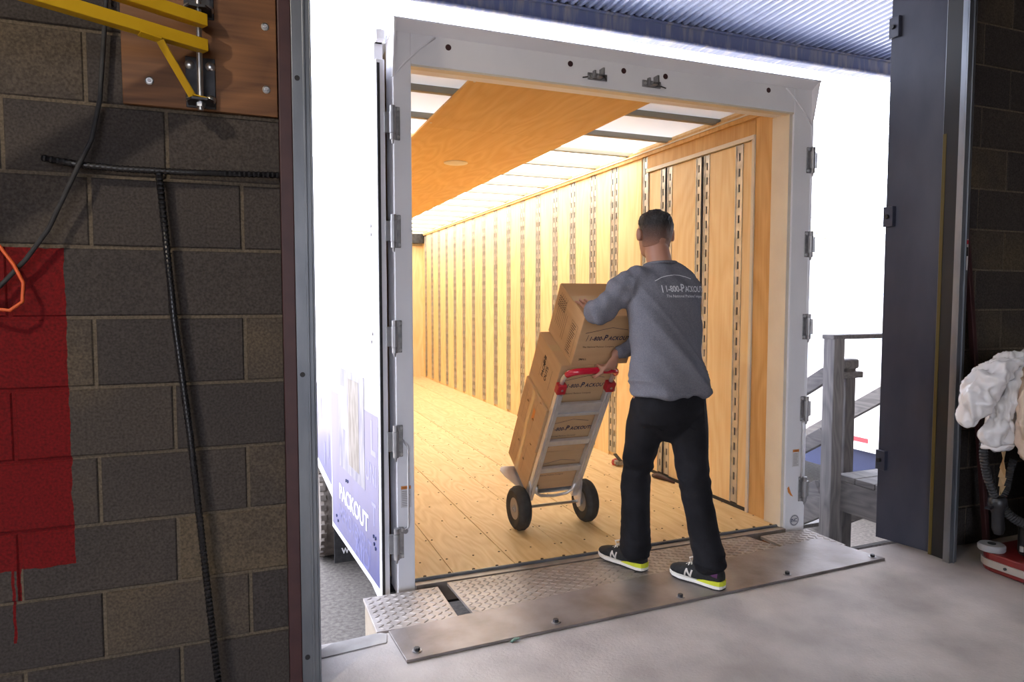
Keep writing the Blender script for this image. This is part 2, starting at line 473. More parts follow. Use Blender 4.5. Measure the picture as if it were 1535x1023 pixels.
def text_pts(body, size, shear=0.0, offset=0.0, spacing=1.0, align='LEFT'):
    """triangulated flat lettering in the xy plane: (verts, faces)"""
    cu = bpy.data.curves.new('lettering', 'FONT')
    cu.body = body; cu.size = size; cu.shear = shear; cu.offset = offset; cu.space_character = spacing; cu.align_x = align
    cu.resolution_u = 3
    ob = bpy.data.objects.new('lettering', cu)
    me = bpy.data.meshes.new_from_object(ob)
    v = [p.co.copy() for p in me.vertices]; f = [tuple(p.vertices) for p in me.polygons]
    bpy.data.objects.remove(ob); bpy.data.curves.remove(cu); bpy.data.meshes.remove(me)
    return v, f

def word(parts, gap=0.06, shear=0.0, offset=0.0, spacing=1.0, squeeze=1.0):
    """several sizes on one baseline: parts = [(text, size), ...] -> verts, faces, width"""
    V = []; Fc = []; x = 0.0
    for t, sz in parts:
        v, f = text_pts(t, sz, shear, offset * sz, spacing)
        mn = min(p.x for p in v); mx = max(p.x for p in v)
        k = len(V)
        V += [Vector(((p.x - mn) * squeeze + x, p.y, 0)) for p in v]
        Fc += [tuple(k + i for i in q) for q in f]
        x += (mx - mn) * squeeze + gap * sz
    return V, Fc, x

def flat(mb, vf, o, ex, ey):
    """put flat lettering on a plane: origin, x direction, y direction"""
    o, ex, ey = Vector(o), Vector(ex), Vector(ey)
    mb.add([o + ex * p.x + ey * p.y for p in vf[0]], vf[1])
    return mb

def rectq(mb, o, ex, ey, w, h):
    o, ex, ey = Vector(o), Vector(ex), Vector(ey)
    mb.add([o, o + ex * w, o + ex * w + ey * h, o + ey * h], [(0, 1, 2, 3)])
    return mb

# ------------------------------------------------------------------ the dock building
YW = 2.44          # inner face of the wall left of the opening
YR = 2.55          # inner face of the wall right of it
HC = 0.2163        # one course of blocks
Z0 = 1.945 - 9 * HC
GROUND = -1.10

fl = struct(MB().box((-5, -6, -0.25), (7, 2.72, 0)).build('floor', 'concrete', bevel=0.012), 'worn grey concrete dock floor')
struct(MB().box((-5, -6, 4.2), (7, 2.75, 4.4)).build('ceiling', 'dark_ceiling'))
struct(MB().box((-5.2, -6, -0.25), (-5, 2.75, 4.4)).build('wall_side_left', 'block_far'))
struct(MB().box((7, -6, -0.25), (7.2, 2.75, 4.4)).build('wall_side_right', 'block_far'))
struct(MB().box((-0.4, -6.2, -0.25), (7.2, -6, 4.4)).build('wall_back', 'block_far'))
struct(MB().box((-5.2, -6.2, 3.3), (-0.4, -6, 4.4)).build('wall_back_lintel', 'block_far'))  # unseen opening below it, added and sized to let fill daylight in
struct(MB().box((-60, -120, GROUND - 0.2), (80, -6.2, GROUND)).build('ground_back', 'asphalt'))
struct(MB().box((0.10, 2.50, 3.05), (3.50, 2.75, 4.2)).build('wall_above', 'block_far'))
struct(MB().box((-60, 2.75, GROUND - 0.2), (80, 120, GROUND)).build('ground', 'asphalt'), 'grey asphalt yard below the dock')
struct(MB().box((-5.2, 2.40, GROUND), (7.2, 2.70, -0.25)).build('foundation', 'block_far'))

def block_wall(name, x0, x1, yf, joint0, xfrom, xto):
    core = struct(MB().box((x0, yf + 0.006, 0), (x1, 2.75, 4.2)).build(name, 'mortar'))
    shared = {}
    g = 0.0105
    for k in range(0, 20):
        zb = Z0 + (k - 1) * HC + g / 2; zt = zb + HC - g
        zb = max(zb, 0.001)
        if zt > 4.19: zt = 4.19
        if zt - zb < 0.03: continue
        off = joint0 if k % 2 == 0 else joint0 + HC
        n0 = math.floor((xfrom - off) / (2 * HC))
        for n in range(n0, n0 + 14):
            a = off + n * 2 * HC + g / 2; b = a + 2 * HC - g
            a2, b2 = max(a, x0 + 0.0), min(b, x1 - 0.001)
            if b2 - a2 < 0.03 or a2 > xto or b2 < xfrom: continue
            key = (round(b2 - a2, 3), round(zt - zb, 3))
            if key not in shared:
                w, h = key
                e = 0.004
                me = bpy.data.meshes.new('block')
                me.from_pydata([(0, 0.03, 0), (w, 0.03, 0), (w, 0.03, h), (0, 0.03, h), (0, 0.004, 0), (w, 0.004, 0), (w, 0.004, h), (0, 0.004, h),
                                (e, 0, e), (w - e, 0, e), (w - e, 0, h - e), (e, 0, h - e)], [],
                               [(0, 1, 5, 4), (1, 2, 6, 5), (2, 3, 7, 6), (3, 0, 4, 7), (4, 5, 9, 8), (5, 6, 10, 9), (6, 7, 11, 10), (7, 4, 8, 11), (8, 9, 10, 11)])
                me.materials.append(MATS['block'])
                shared[key] = me
            o = bpy.data.objects.new('block', shared[key]); COL.objects.link(o); o.parent = core
            o.location = Vector((a2, yf + random.uniform(-0.0018, 0.0018), zb)) - core.location
    return core

# odd courses carry a joint at x = 0.006
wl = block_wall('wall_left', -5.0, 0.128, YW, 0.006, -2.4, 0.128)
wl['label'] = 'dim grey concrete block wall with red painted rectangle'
wr = block_wall('wall_right', 3.42, 7.0, YR, 3.47, 3.42, 5.6)
wr['label'] = 'dark concrete block wall behind the covered machine'

# left jamb: maroon angle, galvanised door track
t1 = struct(MB().box((0.125, 2.40, 0), (0.166, 2.75, 3.05)).build('trim_1', 'maroon_paint', bevel=0.003))
j = MB().box((0.166, 2.395, 0), (0.222, 2.405, 3.05)).box((0.222, 2.385, 0), (0.228, 2.47, 3.05)).box((0.166, 2.405, 0), (0.172, 2.75, 3.05)).box((0.200, 2.388, 0), (0.208, 2.396, 3.05)).box((0.172, 2.47, 0), (0.234, 2.475, 3.05))
t2 = struct(j.build('trim_2', 'galvanised', bevel=0.0015), 'grey galvanised door track at the left jamb')
for z in (2.076, 1.10, 0.122, 2.7):
    MB().cyl((0.183, 2.396, z), (0.183, 2.3925, z), 0.0085, n=14).build('bolt_hole', 'black', t2)
MB().box((0.170, 2.40, 0), (0.228, 2.745, 3.05)).build('jamb_lining', 'navy_steel', t2)

# right jamb: navy steel lining, seal, galvanised track
t3 = struct(MB().prism([(3.340, 2.83, 0), (3.400, 2.53, 0), (3.43, 2.53, 0), (3.43, 2.83, 0)], (0, 0, 3.05)).build('trim_3', 'navy_steel', bevel=0.002),
            'tall navy steel jamb lining right of the opening')
for z in (2.83, 1.81, 0.45):
    hs_ = MB().box((3.325, 2.775, z - 0.055), (3.352, 2.835, z + 0.055)).build('hasp', 'navy_steel', t3, bevel=0.003)
    MB().cyl((3.324, 2.805, z), (3.31, 2.805, z), 0.012, n=10).build('bolt', 'black_steel', hs_)
t4 = MB().box((3.345, 2.395, 0), (3.40, 2.403, 3.05)).box((3.394, 2.403, 0), (3.40, 2.55, 3.05)).box((3.345, 2.403, 0), (3.351, 2.43, 3.05)).box((3.368, 2.385, 0), (3.374, 2.395, 3.05))
t4 = struct(t4.build('trim_4', 'galvanised', bevel=0.0015), 'grey galvanised door track at the right jamb')
MB().box((3.372, 2.405, 0), (3.392, 2.53, 3.05)).build('seal', 'black', t4)
MB().box((3.3695, 2.512, 0), (3.3720, 2.53, 2.2)).build('seal_edge', 'yellow_seal', t4)
st = MB().box((3.383, 2.3935, 1.50), (3.396, 2.395, 1.655)).build('sticker', 'sticker', t4)
MB().box((3.384, 2.3925, 1.63), (3.395, 2.3935, 1.65)).build('warning_mark', 'tape_red', st)
MB().box((3.385, 2.3925, 1.57), (3.394, 2.3935, 1.615)).build('pictogram', 'black', st)

# dock lamp that lights the inside (above and behind the camera)
dl = thing('dock_lamp', (-1.6, 0.3, 4.2), 'white shop lamp hanging from the dock ceiling behind the left wall', 'lamp')
MB().lathe((-1.6, 0.3, 3.62), (0, 0, 1), [(0.19, 0.0), (0.19, 0.02), (0.06, 0.16), (0.05, 0.24)], 24).build('lamp_shade', 'lamp_white', dl, smooth='auto')
MB().cyl((-1.6, 0.3, 3.86), (-1.6, 0.3, 4.2), 0.012).build('stem', 'black_steel', dl)
ld = bpy.data.lights.new('lamp_light', 'AREA'); ld.shape = 'DISK'; ld.size = 0.14; ld.energy = 85; ld.color = (1.0, 0.86, 0.68)
lo = bpy.data.objects.new('lamp_light', ld); COL.objects.link(lo); lo.parent = dl; lo.location = (0, 0, -0.60)
lo.rotation_euler = (0, 0, 0)

# ------------------------------------------------------------------ canopy
cp = thing('canopy', (3.5, 2.75, 3.27), 'blue corrugated metal canopy with a rust streaked beam above the trailer', 'canopy')
def deck(x0, n):
    m = MB(); p = 0.068; prof = []
    for i in range(n):
        x = x0 + i * p
        prof += [(x, 0), (x + 0.022, 0), (x + 0.030, 0.022), (x + 0.060, 0.022)]
    prof.append((x0 + n * p, 0))
    vs = []
    for x, h in prof: vs += [(x, 2.75, 3.50 + h), (x, 4.50, 3.425 + h)]
    m.add(vs, [(2 * i, 2 * i + 1, 2 * i + 3, 2 * i + 2) for i in range(len(prof) - 1)])
    return m
x = -0.05
while x < 8.4:
    d = deck(x, 13).build('deck_sheet', 'canopy_deck', cp)
    sd = d.modifiers.new('solid', 'SOLIDIFY'); sd.thickness = 0.002
    x += 13 * 0.068
b = MB().box((-0.1, 4.50, 3.285), (8.8, 4.515, 3.455)).box((-0.1, 4.46, 3.275), (8.8, 4.56, 3.290)).box((-0.1, 4.47, 3.412), (8.8, 4.55, 3.424))
b.build('beam', 'canopy_beam', cp, bevel=0.002)
MB().tube([(-0.1, 4.445, 3.282), (8.8, 4.445, 3.282)], 0.011, 8).build('conduit', 'canopy_beam', cp, smooth=True)
for xx in (0.0, 4.2, 8.6):
    MB().beam((xx, 2.75, 4.15), (xx, 4.48, 3.46), 0.05, 0.05).build('tie_rod', 'canopy_beam', cp)

# ------------------------------------------------------------------ the trailer at the dock
YT = 3.145         # rear face of the trailer
YF = 11.90         # its front wall
XL, XR = 0.70, 2.98
tr = thing('box_trailer', (1.87, 3.145, GROUND), 'white moving trailer with open swing doors and plywood lined interior backed to the dock', 'trailer')

# rear frame
fr = MB().box((0.655, YT, -0.12), (0.738, YT + 0.16, 2.60)).build('post', 'white_paint', tr, bevel=0.004)
fr2 = MB().box((2.972, YT, -0.12), (3.105, YT + 0.16, 2.60)).build('post', 'white_paint', tr, bevel=0.004)
MB().box((2.950, YT + 0.012, 0.0), (2.974, YT + 0.15, 2.425)).build('jamb_strip', 'cream_metal', tr, bevel=0.002)
hd = MB().box((0.738, YT, 2.425), (2.972, YT + 0.14, 2.565)).build('header', 'white_paint', tr, bevel=0.004)
MB().prism([(0.650, YT - 0.055, 2.598), (0.650, YT - 0.050, 2.607), (0.650, YT + 0.16, 2.612), (0.650, YT + 0.16, 2.55), (0.650, YT - 0.002, 2.562)], (2.465, 0, 0)).build('drip_rail', 'white_paint', tr)
MB().box((0.735, YT + 0.003, 2.416), (2.975, YT + 0.05, 2.4265)).build('header_lip', 'cream_metal', tr)
for xg, sgn in ((0.652, 1), (3.108, -1)):
    g = MB().prism([(xg, YT - 0.056, 2.60), (xg, YT + 0.02, 2.60), (xg, YT + 0.02, 2.36), (xg, YT - 0.004, 2.36)], (sgn * 0.009, 0, 0)).build('corner_gusset', 'white_paint', tr)
    x0, x1 = xg + sgn * 0.01, xg + sgn * 0.20
    MB().tube([(x0, YT - 0.002, 2.372), (xg + sgn * 0.07, YT - 0.003, 2.44), (xg + sgn * 0.13, YT - 0.003, 2.50), (x1, YT - 0.002, 2.555)], 0.005, 8).build('weld_bead', 'white_paint', g, smooth=True)
for x in (0.915, 1.544, 1.848, 2.10, 2.783):
    lz = 2.520 + 0.005 * (x - 0.9)
    MB().lathe((x, YT - 0.002, lz), (0, 1, 0), [(0.014, 0), (0.014, 0.004), (0.010, 0.006), (0.010, 0.03)], 16).build('marker_lamp', 'maroon_paint', tr)
for x, sg in ((1.694, -1), (2.013, 1)):
    k = MB().box((x - 0.055, YT - 0.008, 2.458), (x + 0.055, YT, 2.492)).build('lock_keeper', 'steel_dull', tr, bevel=0.002)
    MB().box((x - 0.018, YT - 0.05, 2.462), (x + 0.018, YT - 0.008, 2.474)).box((x + 0.008, YT - 0.05, 2.462), (x + 0.018, YT - 0.008, 2.51)).box((x - 0.03, YT - 0.03, 2.462), (x - 0.02, YT - 0.008, 2.50)).build('cam_seat', 'steel_dull', k, bevel=0.001)
    for q in (-0.042, 0.044):
        MB().cyl((x + sg * q, YT - 0.012, 2.475), (x + sg * q, YT - 0.006, 2.475), 0.008, n=8).build('bolt', 'zinc', k)
    MB().tube([(x + sg * 0.055, YT - 0.006, 2.470), (x + sg * 0.085, YT - 0.010, 2.462)], 0.003, 6).build('cotter', 'black', k)

# hinges, one built, nine copied
HL = (2.15, 1.664, 1.182, 0.694, 0.21)
def hinge_parts(x, z, sg):
    a = MB().box((x + sg * 0.004, YT - 0.006, z - 0.075), (x + sg * 0.036, YT, z + 0.075)).build('hinge', 'steel_dull', tr, bevel=0.003)
    for q in (-1, 1):
        k = MB().cyl((x, YT - 0.014, z + q * 0.075), (x, YT - 0.014, z + q * 0.048), 0.013, n=14)
        k.box((x, YT - 0.014, z + q * 0.072), (x + sg * 0.022, YT - 0.002, z + q * 0.050))
        k.build('knuckle', 'steel_dull', a, smooth='auto')
    MB().cyl((x, YT - 0.014, z - 0.047), (x, YT - 0.014, z + 0.047), 0.0155, n=16).box((x - sg * 0.035, YT - 0.012, z - 0.045), (x, YT + 0.002, z + 0.045)).build('hinge_barrel', 'hinge_steel', a, smooth='auto')
    MB().cyl((x, YT - 0.014, z - 0.094), (x, YT - 0.014, z - 0.075), 0.004, 0.007, n=8).build('hinge_pin', 'steel_dull', a)
    for dz in (-0.062, 0.062):
        MB().cyl((x + sg * 0.027, YT - 0.012, z + dz), (x + sg * 0.027, YT - 0.004, z + dz), 0.008, n=8).build('bolt', 'zinc', a)
    return a
for z in HL:
    hinge_parts(0.648, z, 1)
    hinge_parts(3.105, z + 0.012, -1)
# tie-back rods, warning stickers and a maker's mark on the posts
for (x, z0, z1, lx) in ((0.703, 0.285, 0.668, 1), (3.075, 0.30, 0.62, -1)):
    r_ = MB().tube([(x - lx * 0.02, YT - 0.004, z0 - 0.015), (x, YT - 0.018, z0), (x, YT - 0.022, z0 + 0.03), (x, YT - 0.022, z1 - 0.03), (x, YT - 0.018, z1), (x - lx * 0.02, YT - 0.004, z1 + 0.03)], 0.0048, 8).build('tie_back_rod', 'aluminium', tr, smooth=True)
    MB().cyl((x - lx * 0.012, YT, z0 - 0.02), (x - lx * 0.012, YT - 0.012, z0 - 0.02), 0.013, n=10).build('rod_bracket', 'steel_dull', r_)
for (x, z, w) in ((0.672, 0.375, 0.050), (3.02, 0.36, 0.05)):
    s_ = MB().box((x, YT - 0.0012, z), (x + w, YT, z + 0.105)).build('warning_sticker', 'sticker', tr)
    MB().box((x + 0.002, YT - 0.002, z + 0.088), (x + w - 0.002, YT - 0.0012, z + 0.103)).build('warning_band', 'sticker_orange', s_)
    tm = MB()
    for i in range(9):
        tm.box((x + 0.006, YT - 0.0018, z + 0.008 + i * 0.0085), (x + w - 0.006 - random.uniform(0, 0.012), YT - 0.0012, z + 0.0105 + i * 0.0085))
    tm.build('fine_print', 'grime', s_)
    wv = word([('WARNING', 0.011)], offset=0.01)
    flat(MB(), wv, (x + 0.008, YT - 0.0024, z + 0.091), (0.62, 0, 0), (0, 0, 1)).build('lettering', 'black', s_)
mk = MB().cyl((3.045, YT - 0.0015, 0.035), (3.045, YT, 0.035), 0.036, n=24).build('round_sticker', 'sticker', tr)
flat(MB(), word([('INC', 0.030)], offset=0.02), (3.020, YT - 0.0025, 0.026), (0.9, 0, 0), (0, 0, 1)).build('lettering', 'navy_under', mk)
tm = MB()
for i in range(26):
    a = i * 0.2417
    tm.box((3.045 + 0.029 * math.cos(a) - 0.0025, YT - 0.002, 0.035 + 0.029 * math.sin(a) - 0.0025), (3.045 + 0.029 * math.cos(a) + 0.0025, YT - 0.0015, 0.035 + 0.029 * math.sin(a) + 0.0025))
tm.build('ring_marks', 'navy_under', mk)
MB().prism([(2.986, YT - 0.003, 0.235), (2.996, YT - 0.004, 0.245), (3.012, YT - 0.004, 0.205), (3.030, YT - 0.003, 0.180), (3.010, YT - 0.003, 0.190), (2.992, YT - 0.003, 0.21)], (0, 0.002, 0)).build('torn_label', 'sticker_orange', tr)

# sill, floor
sl = MB().box((0.738, YT - 0.012, -0.10), (2.972, YT + 0.045, -0.004)).build('sill', 'tread_steel', tr, bevel=0.002)
MB().cyl((0.738, YT + 0.042, 0.000), (2.952, YT + 0.042, 0.000), 0.009, n=10).build('sill_bead', 'galvanised', sl)
bl = MB()
for i in range(18): bl.cyl((0.80 + i * 0.125, YT + 0.062, 0.002), (0.80 + i * 0.125, YT + 0.062, 0.006), 0.008, n=8)
for i in range(18):
    MB().cyl((0.80 + i * 0.125, YT + 0.062, 0.002), (0.80 + i * 0.125, YT + 0.062, 0.006), 0.008, n=8).build('screw', 'dirt', sl)
MB().box((0.61, YT + 0.05, -0.14), (3.12, YF + 0.1, -0.045)).build('chassis_floor', 'black_steel', tr)
edges = [0.70, 0.945, 1.275, 1.605, 1.935, 2.265, 2.595, 2.98]
for i in range(7):
    MB().box((edges[i] + 0.0015, YT + 0.045, -0.04), (edges[i + 1] - 0.0015, YF, 0.0 - 0.001 * (i % 2))).build('floor_plank', 'deck_wood', tr, bevel=0.0015, seg=1)
sc = MB()
for i in range(7):
    for k in range(14):
        for q in (0.06, 0.5, 0.94):
            xx = edges[i] + (edges[i + 1] - edges[i]) * q; yy = YT + 0.25 + k * 0.305
            sc.cyl((xx, yy, -0.001), (xx, yy, 0.0012), 0.0055, n=6)
sc = sc.build('floor_screws', 'dirt', tr); sc['kind'] = 'stuff'

# logistics tracks (vertical ladders with real slots) and plywood panels of the side walls
ZTOP = 2.47
def track_mesh(w, z0, z1):
    m = MB(); t = 0.010
    sl_w = 0.016
    m.box((0, -w / 2, z0), (t, -sl_w / 2, z1)).box((0, sl_w / 2, z0), (t, w / 2, z1))
    z = z0
    while z < z1 - 0.02:
        m.box((0, -sl_w / 2, z), (t, sl_w / 2, min(z + 0.048, z1)))
        z += 0.098
    m.box((-0.004, -w / 2 - 0.004, z0), (0.004, -w / 2 + 0.003, z1)).box((-0.004, w / 2 - 0.003, z0), (0.004, w / 2 + 0.004, z1))
    return m
tk = {}
def add_track(y, side, z1=ZTOP, w=0.052, sub=None):
    key = (round(z1, 2), w)
    x = XR - 0.012 if side > 0 else XL + 0.002
    if key not in tk:
        tm_ = track_mesh(w, 0.03, z1)
        tk[key] = tm_.build('logistics_track', 'galv_track', None, local=True)
        o = tk[key]; o.parent = tr
        bk = MB().box((0.0, -w / 2, 0.03), (0.0015, w / 2, z1)).build('slot_backing', 'black', None, local=True); bk.parent = o; bk.location = (0.0105, 0, 0)
        o.location = Vector((x, y, 0)) - tr.location
        tk[key + ('b',)] = bk
        return
    o = clone(tk[key], 'logistics_track', tr, Vector((x, y, 0)) - tr.location)
    clone(tk[key + ('b',)], 'slot_backing', o, (0.0105, 0, 0))

MB().box((XR + 0.002, YT + 0.15, -0.05), (XR + 0.03, YF, 2.56)).build('wall_backing', 'ply_wall', tr)
MB().box((XL - 0.03, YT + 0.15, -0.05), (XL - 0.002, YF, 2.56)).build('wall_backing', 'ply_wall', tr)
# the right wall, from the doors inward
pairs = [5.15, 5.53, 5.94, 6.34, 6.77, 7.21, 7.65, 8.10, 8.55, 8.99, 9.43, 9.88, 10.32, 10.76, 11.2, 11.62]
spots = []
for yy in pairs: spots += [yy, yy + 0.066]
for yy in spots: add_track(yy, 1)
cuts = [4.73] + pairs + [YF]
MB().box((XR - 0.012, 4.76, 0.0), (XR, pairs[0] - 0.032, ZTOP)).build('wall_panel', 'ply_wall', tr)
for i in range(len(pairs)):
    y0 = pairs[i] + 0.066 + 0.030; y1 = (pairs[i + 1] - 0.030) if i + 1 < len(pairs) else YF
    MB().box((XR - 0.012, y0, 0.0), (XR, y1, ZTOP)).build('wall_panel', 'ply_wall', tr, bevel=0.001, seg=1)
add_track(4.70, 1)
# side loading door with its plywood surround
ZD = 2.335
MB().box((XR - 0.016, 3.455, ZD + 0.03), (XR, 4.665, 2.50)).build('door_surround', 'ply_trim', tr, bevel=0.001)
MB().box((XR - 0.016, 3.295, 0.0), (XR, 3.450, 2.50)).build('door_surround', 'ply_trim', tr, bevel=0.001)
MB().box((XR - 0.014, 3.19, 0.0), (XR, 3.29, 2.42)).build('corner_sheet', 'cream_metal', tr, bevel=0.001)
for z in [0.15 + i * 0.235 for i in range(10)]:
    MB().cyl((XR - 0.014, 3.275, z), (XR - 0.018, 3.275, z), 0.006, n=8).build('screw', 'grime', tr)
MB().box((XR - 0.018, 3.21, 0.40), (XR - 0.014, 3.235, 0.50)).build('latch_plate', 'steel_dull', tr)
MB().box((XR - 0.030, 3.452, ZD + 0.005), (XR - 0.010, 4.67, ZD + 0.032)).build('door_trim', 'cream_metal', tr, bevel=0.002)
MB().box((XR - 0.026, 3.452, 0.0), (XR - 0.010, 3.474, ZD + 0.01)).build('door_trim', 'cream_metal', tr, bevel=0.002)
MB().box((XR - 0.024, 4.645, 0.0), (XR - 0.010, 4.665, ZD + 0.01)).build('door_trim', 'galv_track', tr, bevel=0.002)
MB().box((XR - 0.018, 3.474, -0.002), (XR - 0.004, 4.645, 0.022)).build('door_threshold', 'black_rubber', tr)
for yy in (3.60, 3.93, 4.02, 4.365, 4.455): add_track(yy, 1, ZD, 0.062 if yy == 3.60 else 0.052)
for a, bb in ((3.476, 3.565), (3.634, 3.90), (4.05, 4.335), (4.485, 4.643)):
    MB().box((XR - 0.012, a, 0.022), (XR, bb, ZD)).build('door_panel', 'ply_wall', tr, bevel=0.001, seg=1)
MB().box((XR - 0.006, 3.45, 0.0), (XR + 0.001, 4.67, ZD)).build('door_backing', 'black_steel', tr)
# the left wall (seen only by a step to the side)
lp = [3.6 + 0.44 * i for i in range(19)]
for i, yy in enumerate(lp):
    add_track(yy, -1)
    y1 = lp[i + 1] if i + 1 < len(lp) else YF
    MB().box((XL, yy + 0.03, 0.0), (XL + 0.012, y1 - 0.03, ZTOP)).build('wall_panel', 'ply_wall', tr)
MB().box((XL, YT + 0.16, 0.0), (XL + 0.012, 3.57, ZTOP)).build('wall_panel', 'ply_wall', tr)
# front wall
for i in range(6):
    MB().box((XL + 0.38 * i + 0.002, YF - 0.02, 0.0), (XL + 0.38 * (i + 1) - 0.002, YF, 2.30)).build('front_panel', 'ply_wall', tr)
MB().box((XL, YF - 0.01, 2.30), (XR, YF + 0.02, 2.56)).build('front_bulkhead', 'cream_metal', tr)
MB().box((XR - 0.42, YF - 0.16, 2.33), (XR - 0.02, YF - 0.02, 2.50)).build('corner_unit', 'black_steel', tr, bevel=0.01)
MB().box((XL - 0.03, YF + 0.02, -0.1), (XR + 0.03, YF + 0.06, 2.60)).build('front_skin', 'white_paint', tr)

# top rails, roof bows, translucent roof sheets, plywood strip
for x0, x1 in ((XR - 0.035, XR + 0.002), (XL - 0.002, XL + 0.035)):
    MB().box((x0, YT + 0.16, ZTOP - 0.004), (x1, YF, ZTOP + 0.05)).build('top_rail', 'ply_trim', tr, bevel=0.002)
MB().box((XR - 0.045, YT + 0.16, ZTOP + 0.022), (XR - 0.034, YF, ZTOP + 0.03)).build('rail_lip', 'cream_metal', tr)
bows = [YT + 0.14]
y = 3.83
while y < YF:
    bows.append(y); y += 0.555
for y in bows[1:]:
    MB().box((XL, y - 0.02, 2.512), (XR, y + 0.02, 2.548)).build('roof_bow', 'bow_metal', tr, bevel=0.002)
bows.append(YF)
for i in range(len(bows) - 1):
    sh = MB(); y0, y1 = bows[i] + 0.0005, bows[i + 1] - 0.0005
    sh.add([(0.60, y0, 2.552), (3.13, y0, 2.552), (3.13, y1, 2.552), (0.60, y1, 2.552)], [(0, 1, 2, 3)])
    sh.build('roof_sheet', 'roof_sheet', tr)
y = YT + 0.142
for L_ in (1.22, 2.2, 2.2, 2.2, 1.0):
    y1 = min(y + L_, YF)
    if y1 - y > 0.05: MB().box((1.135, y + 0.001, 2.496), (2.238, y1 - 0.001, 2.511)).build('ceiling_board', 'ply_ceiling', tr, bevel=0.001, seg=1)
    y = y1
dm = MB().lathe((1.683, 5.58, 2.496), (0, 0, -1), [(0.10, 0), (0.10, 0.006), (0.085, 0.010), (0.02, 0.016)], 28).build('dome_lamp', 'cream_metal', tr, smooth='auto')
for k in range(9):
    MB().cyl((1.16, 3.5 + k * 0.9, 2.4965), (1.16, 3.5 + k * 0.9, 2.494), 0.008, n=8).build('screw', 'zinc', tr)

# outer skins, printed blue on the left side
for x0, x1 in ((0.600, 0.640), (3.080, 3.120)):
    MB().box((x0, YT + 0.16, -0.06), (x1, YF + 0.06, 2.552)).build('side_skin', 'white_paint', tr)
    MB().box((x0 - 0.006, YT + 0.16, -0.125), (x1 + 0.006, YF + 0.06, -0.055)).build('bottom_rail', 'white_paint', tr, bevel=0.004)
    MB().box((x0, YT + 0.10, 2.552), (x1, YF + 0.06, 2.60)).build('roof_edge', 'white_paint', tr, bevel=0.004)
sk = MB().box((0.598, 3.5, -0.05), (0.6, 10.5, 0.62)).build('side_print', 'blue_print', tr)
ex, ey = (0, -1, 0), (0, 0, 1)
for i in range(24):   # pale vertical strokes of the print, too oblique to read
    yy = 9.9 - i * 0.26; zz = 0.02 + 0.11 * (i % 4)
    rectq(MB(), (0.5965, yy, zz), ex, ey, 0.10, 0.18).build('print_stroke', 'print_faint', sk)

# left swing door, folded back along the side
A, B = Vector((0.584, 3.172, 0)), Vector((0.492, 4.372, 0))
dd = (B - A).normalized(); dn = Vector((-dd.y, dd.x, 0))          # dn points away from the trailer (-x)
def DP(u, z, off=0.0): return A + dd * u + dn * off + Vector((0, 0, z))
def dbox(u0, u1, z0, z1, o0, o1):
    m = MB(); c = [DP(u, z, o) for o in (o0, o1) for (u, z) in ((u0, z0), (u1, z0), (u1, z1), (u0, z1))]
    return m.add(c, [(0, 1, 2, 3), (7, 6, 5, 4), (0, 4, 5, 1), (1, 5, 6, 2), (2, 6, 7, 3), (3, 7, 4, 0)])
dl_ = dbox(0.0, 1.17, -0.062, 2.44, -0.04, 0.0).build('swing_door', 'white_paint', tr, bevel=0.004, fix=True)
dbox(-0.006, 0.003, -0.05, 2.42, -0.015, -0.003).build('door_gasket', 'black_rubber', dl_, fix=True)
dbox(0.035, 1.145, -0.025, 0.80, 0.0, 0.0015).build('blue_panel', 'blue_print', dl_, fix=True)  # blue stops low; the plain white left above stands in for bloom
dbox(0.30, 0.93, 0.385, 0.96, 0.0015, 0.0025).build('photo_print', 'print_photo', dl_, fix=True)
dbox(0.42, 0.66, 0.44, 0.92, 0.0025, 0.0032).build('figure_print', 'print_figure', dl_, fix=True)
dbox(0.70, 0.85, 0.62, 0.86, 0.0025, 0.0032).build('figure_print', 'cream_metal', dl_, fix=True)
EX, EY = -dd, Vector((0, 0, 1))
v = word([('PACKOUT', 0.128)], offset=0.022); k = 0.70 / v[2]
flat(MB(), v, DP(0.925, 0.185, 0.003), EX * k, EY).build('lettering', 'print_white', dl_)
for (t, s_, u0, z, w) in (('IMPROVEMENT', 0.13, 0.95, 0.058, 0.78), ('UNI', 0.14, 0.285, 0.455, 0.22), ('AID', 0.15, 0.55, -0.02, 0.34), ('T', 0.16, 0.165, 0.255, 0.09), ('L', 0.24, 0.17, 0.60, 0.11)):
    v = word([(t, s_)], offset=0.012); k = w / v[2]
    flat(MB(), v, DP(u0, z, 0.0022), EX * k, EY).build('faint_lettering', 'print_pale' if t in ('UNI', 'T', 'L') else 'print_faint', dl_)
for (u, z) in ((0.135, 0.20), (0.125, 0.165), (0.10, 0.20), (0.10, 0.15), (0.98, 0.03), (1.02, 0.05), (0.13, 1.15), (0.11, 1.19), (0.12, 1.70), (0.12, 1.66), (0.70, 0.335), (0.74, 0.33)):
    MB().cyl(DP(u, z, 0.0015), DP(u, z, 0.006), 0.009, n=10).build('rivet', 'navy_under' if z < 0.8 else 'steel_dull', dl_)
# right swing door, folded back on the far side
rd = MB().box((3.135, 3.20, -0.062), (3.175, 4.37, 2.44)).build('swing_door', 'white_paint', tr, bevel=0.004)
MB().cyl((3.19, 4.2, 0.1), (3.19, 4.2, 2.4), 0.017, n=12).build('lock_rod', 'steel_dull', rd)
MB().cyl((3.19, 3.75, 0.1), (3.19, 3.75, 2.4), 0.017, n=12).build('lock_rod', 'steel_dull', rd)

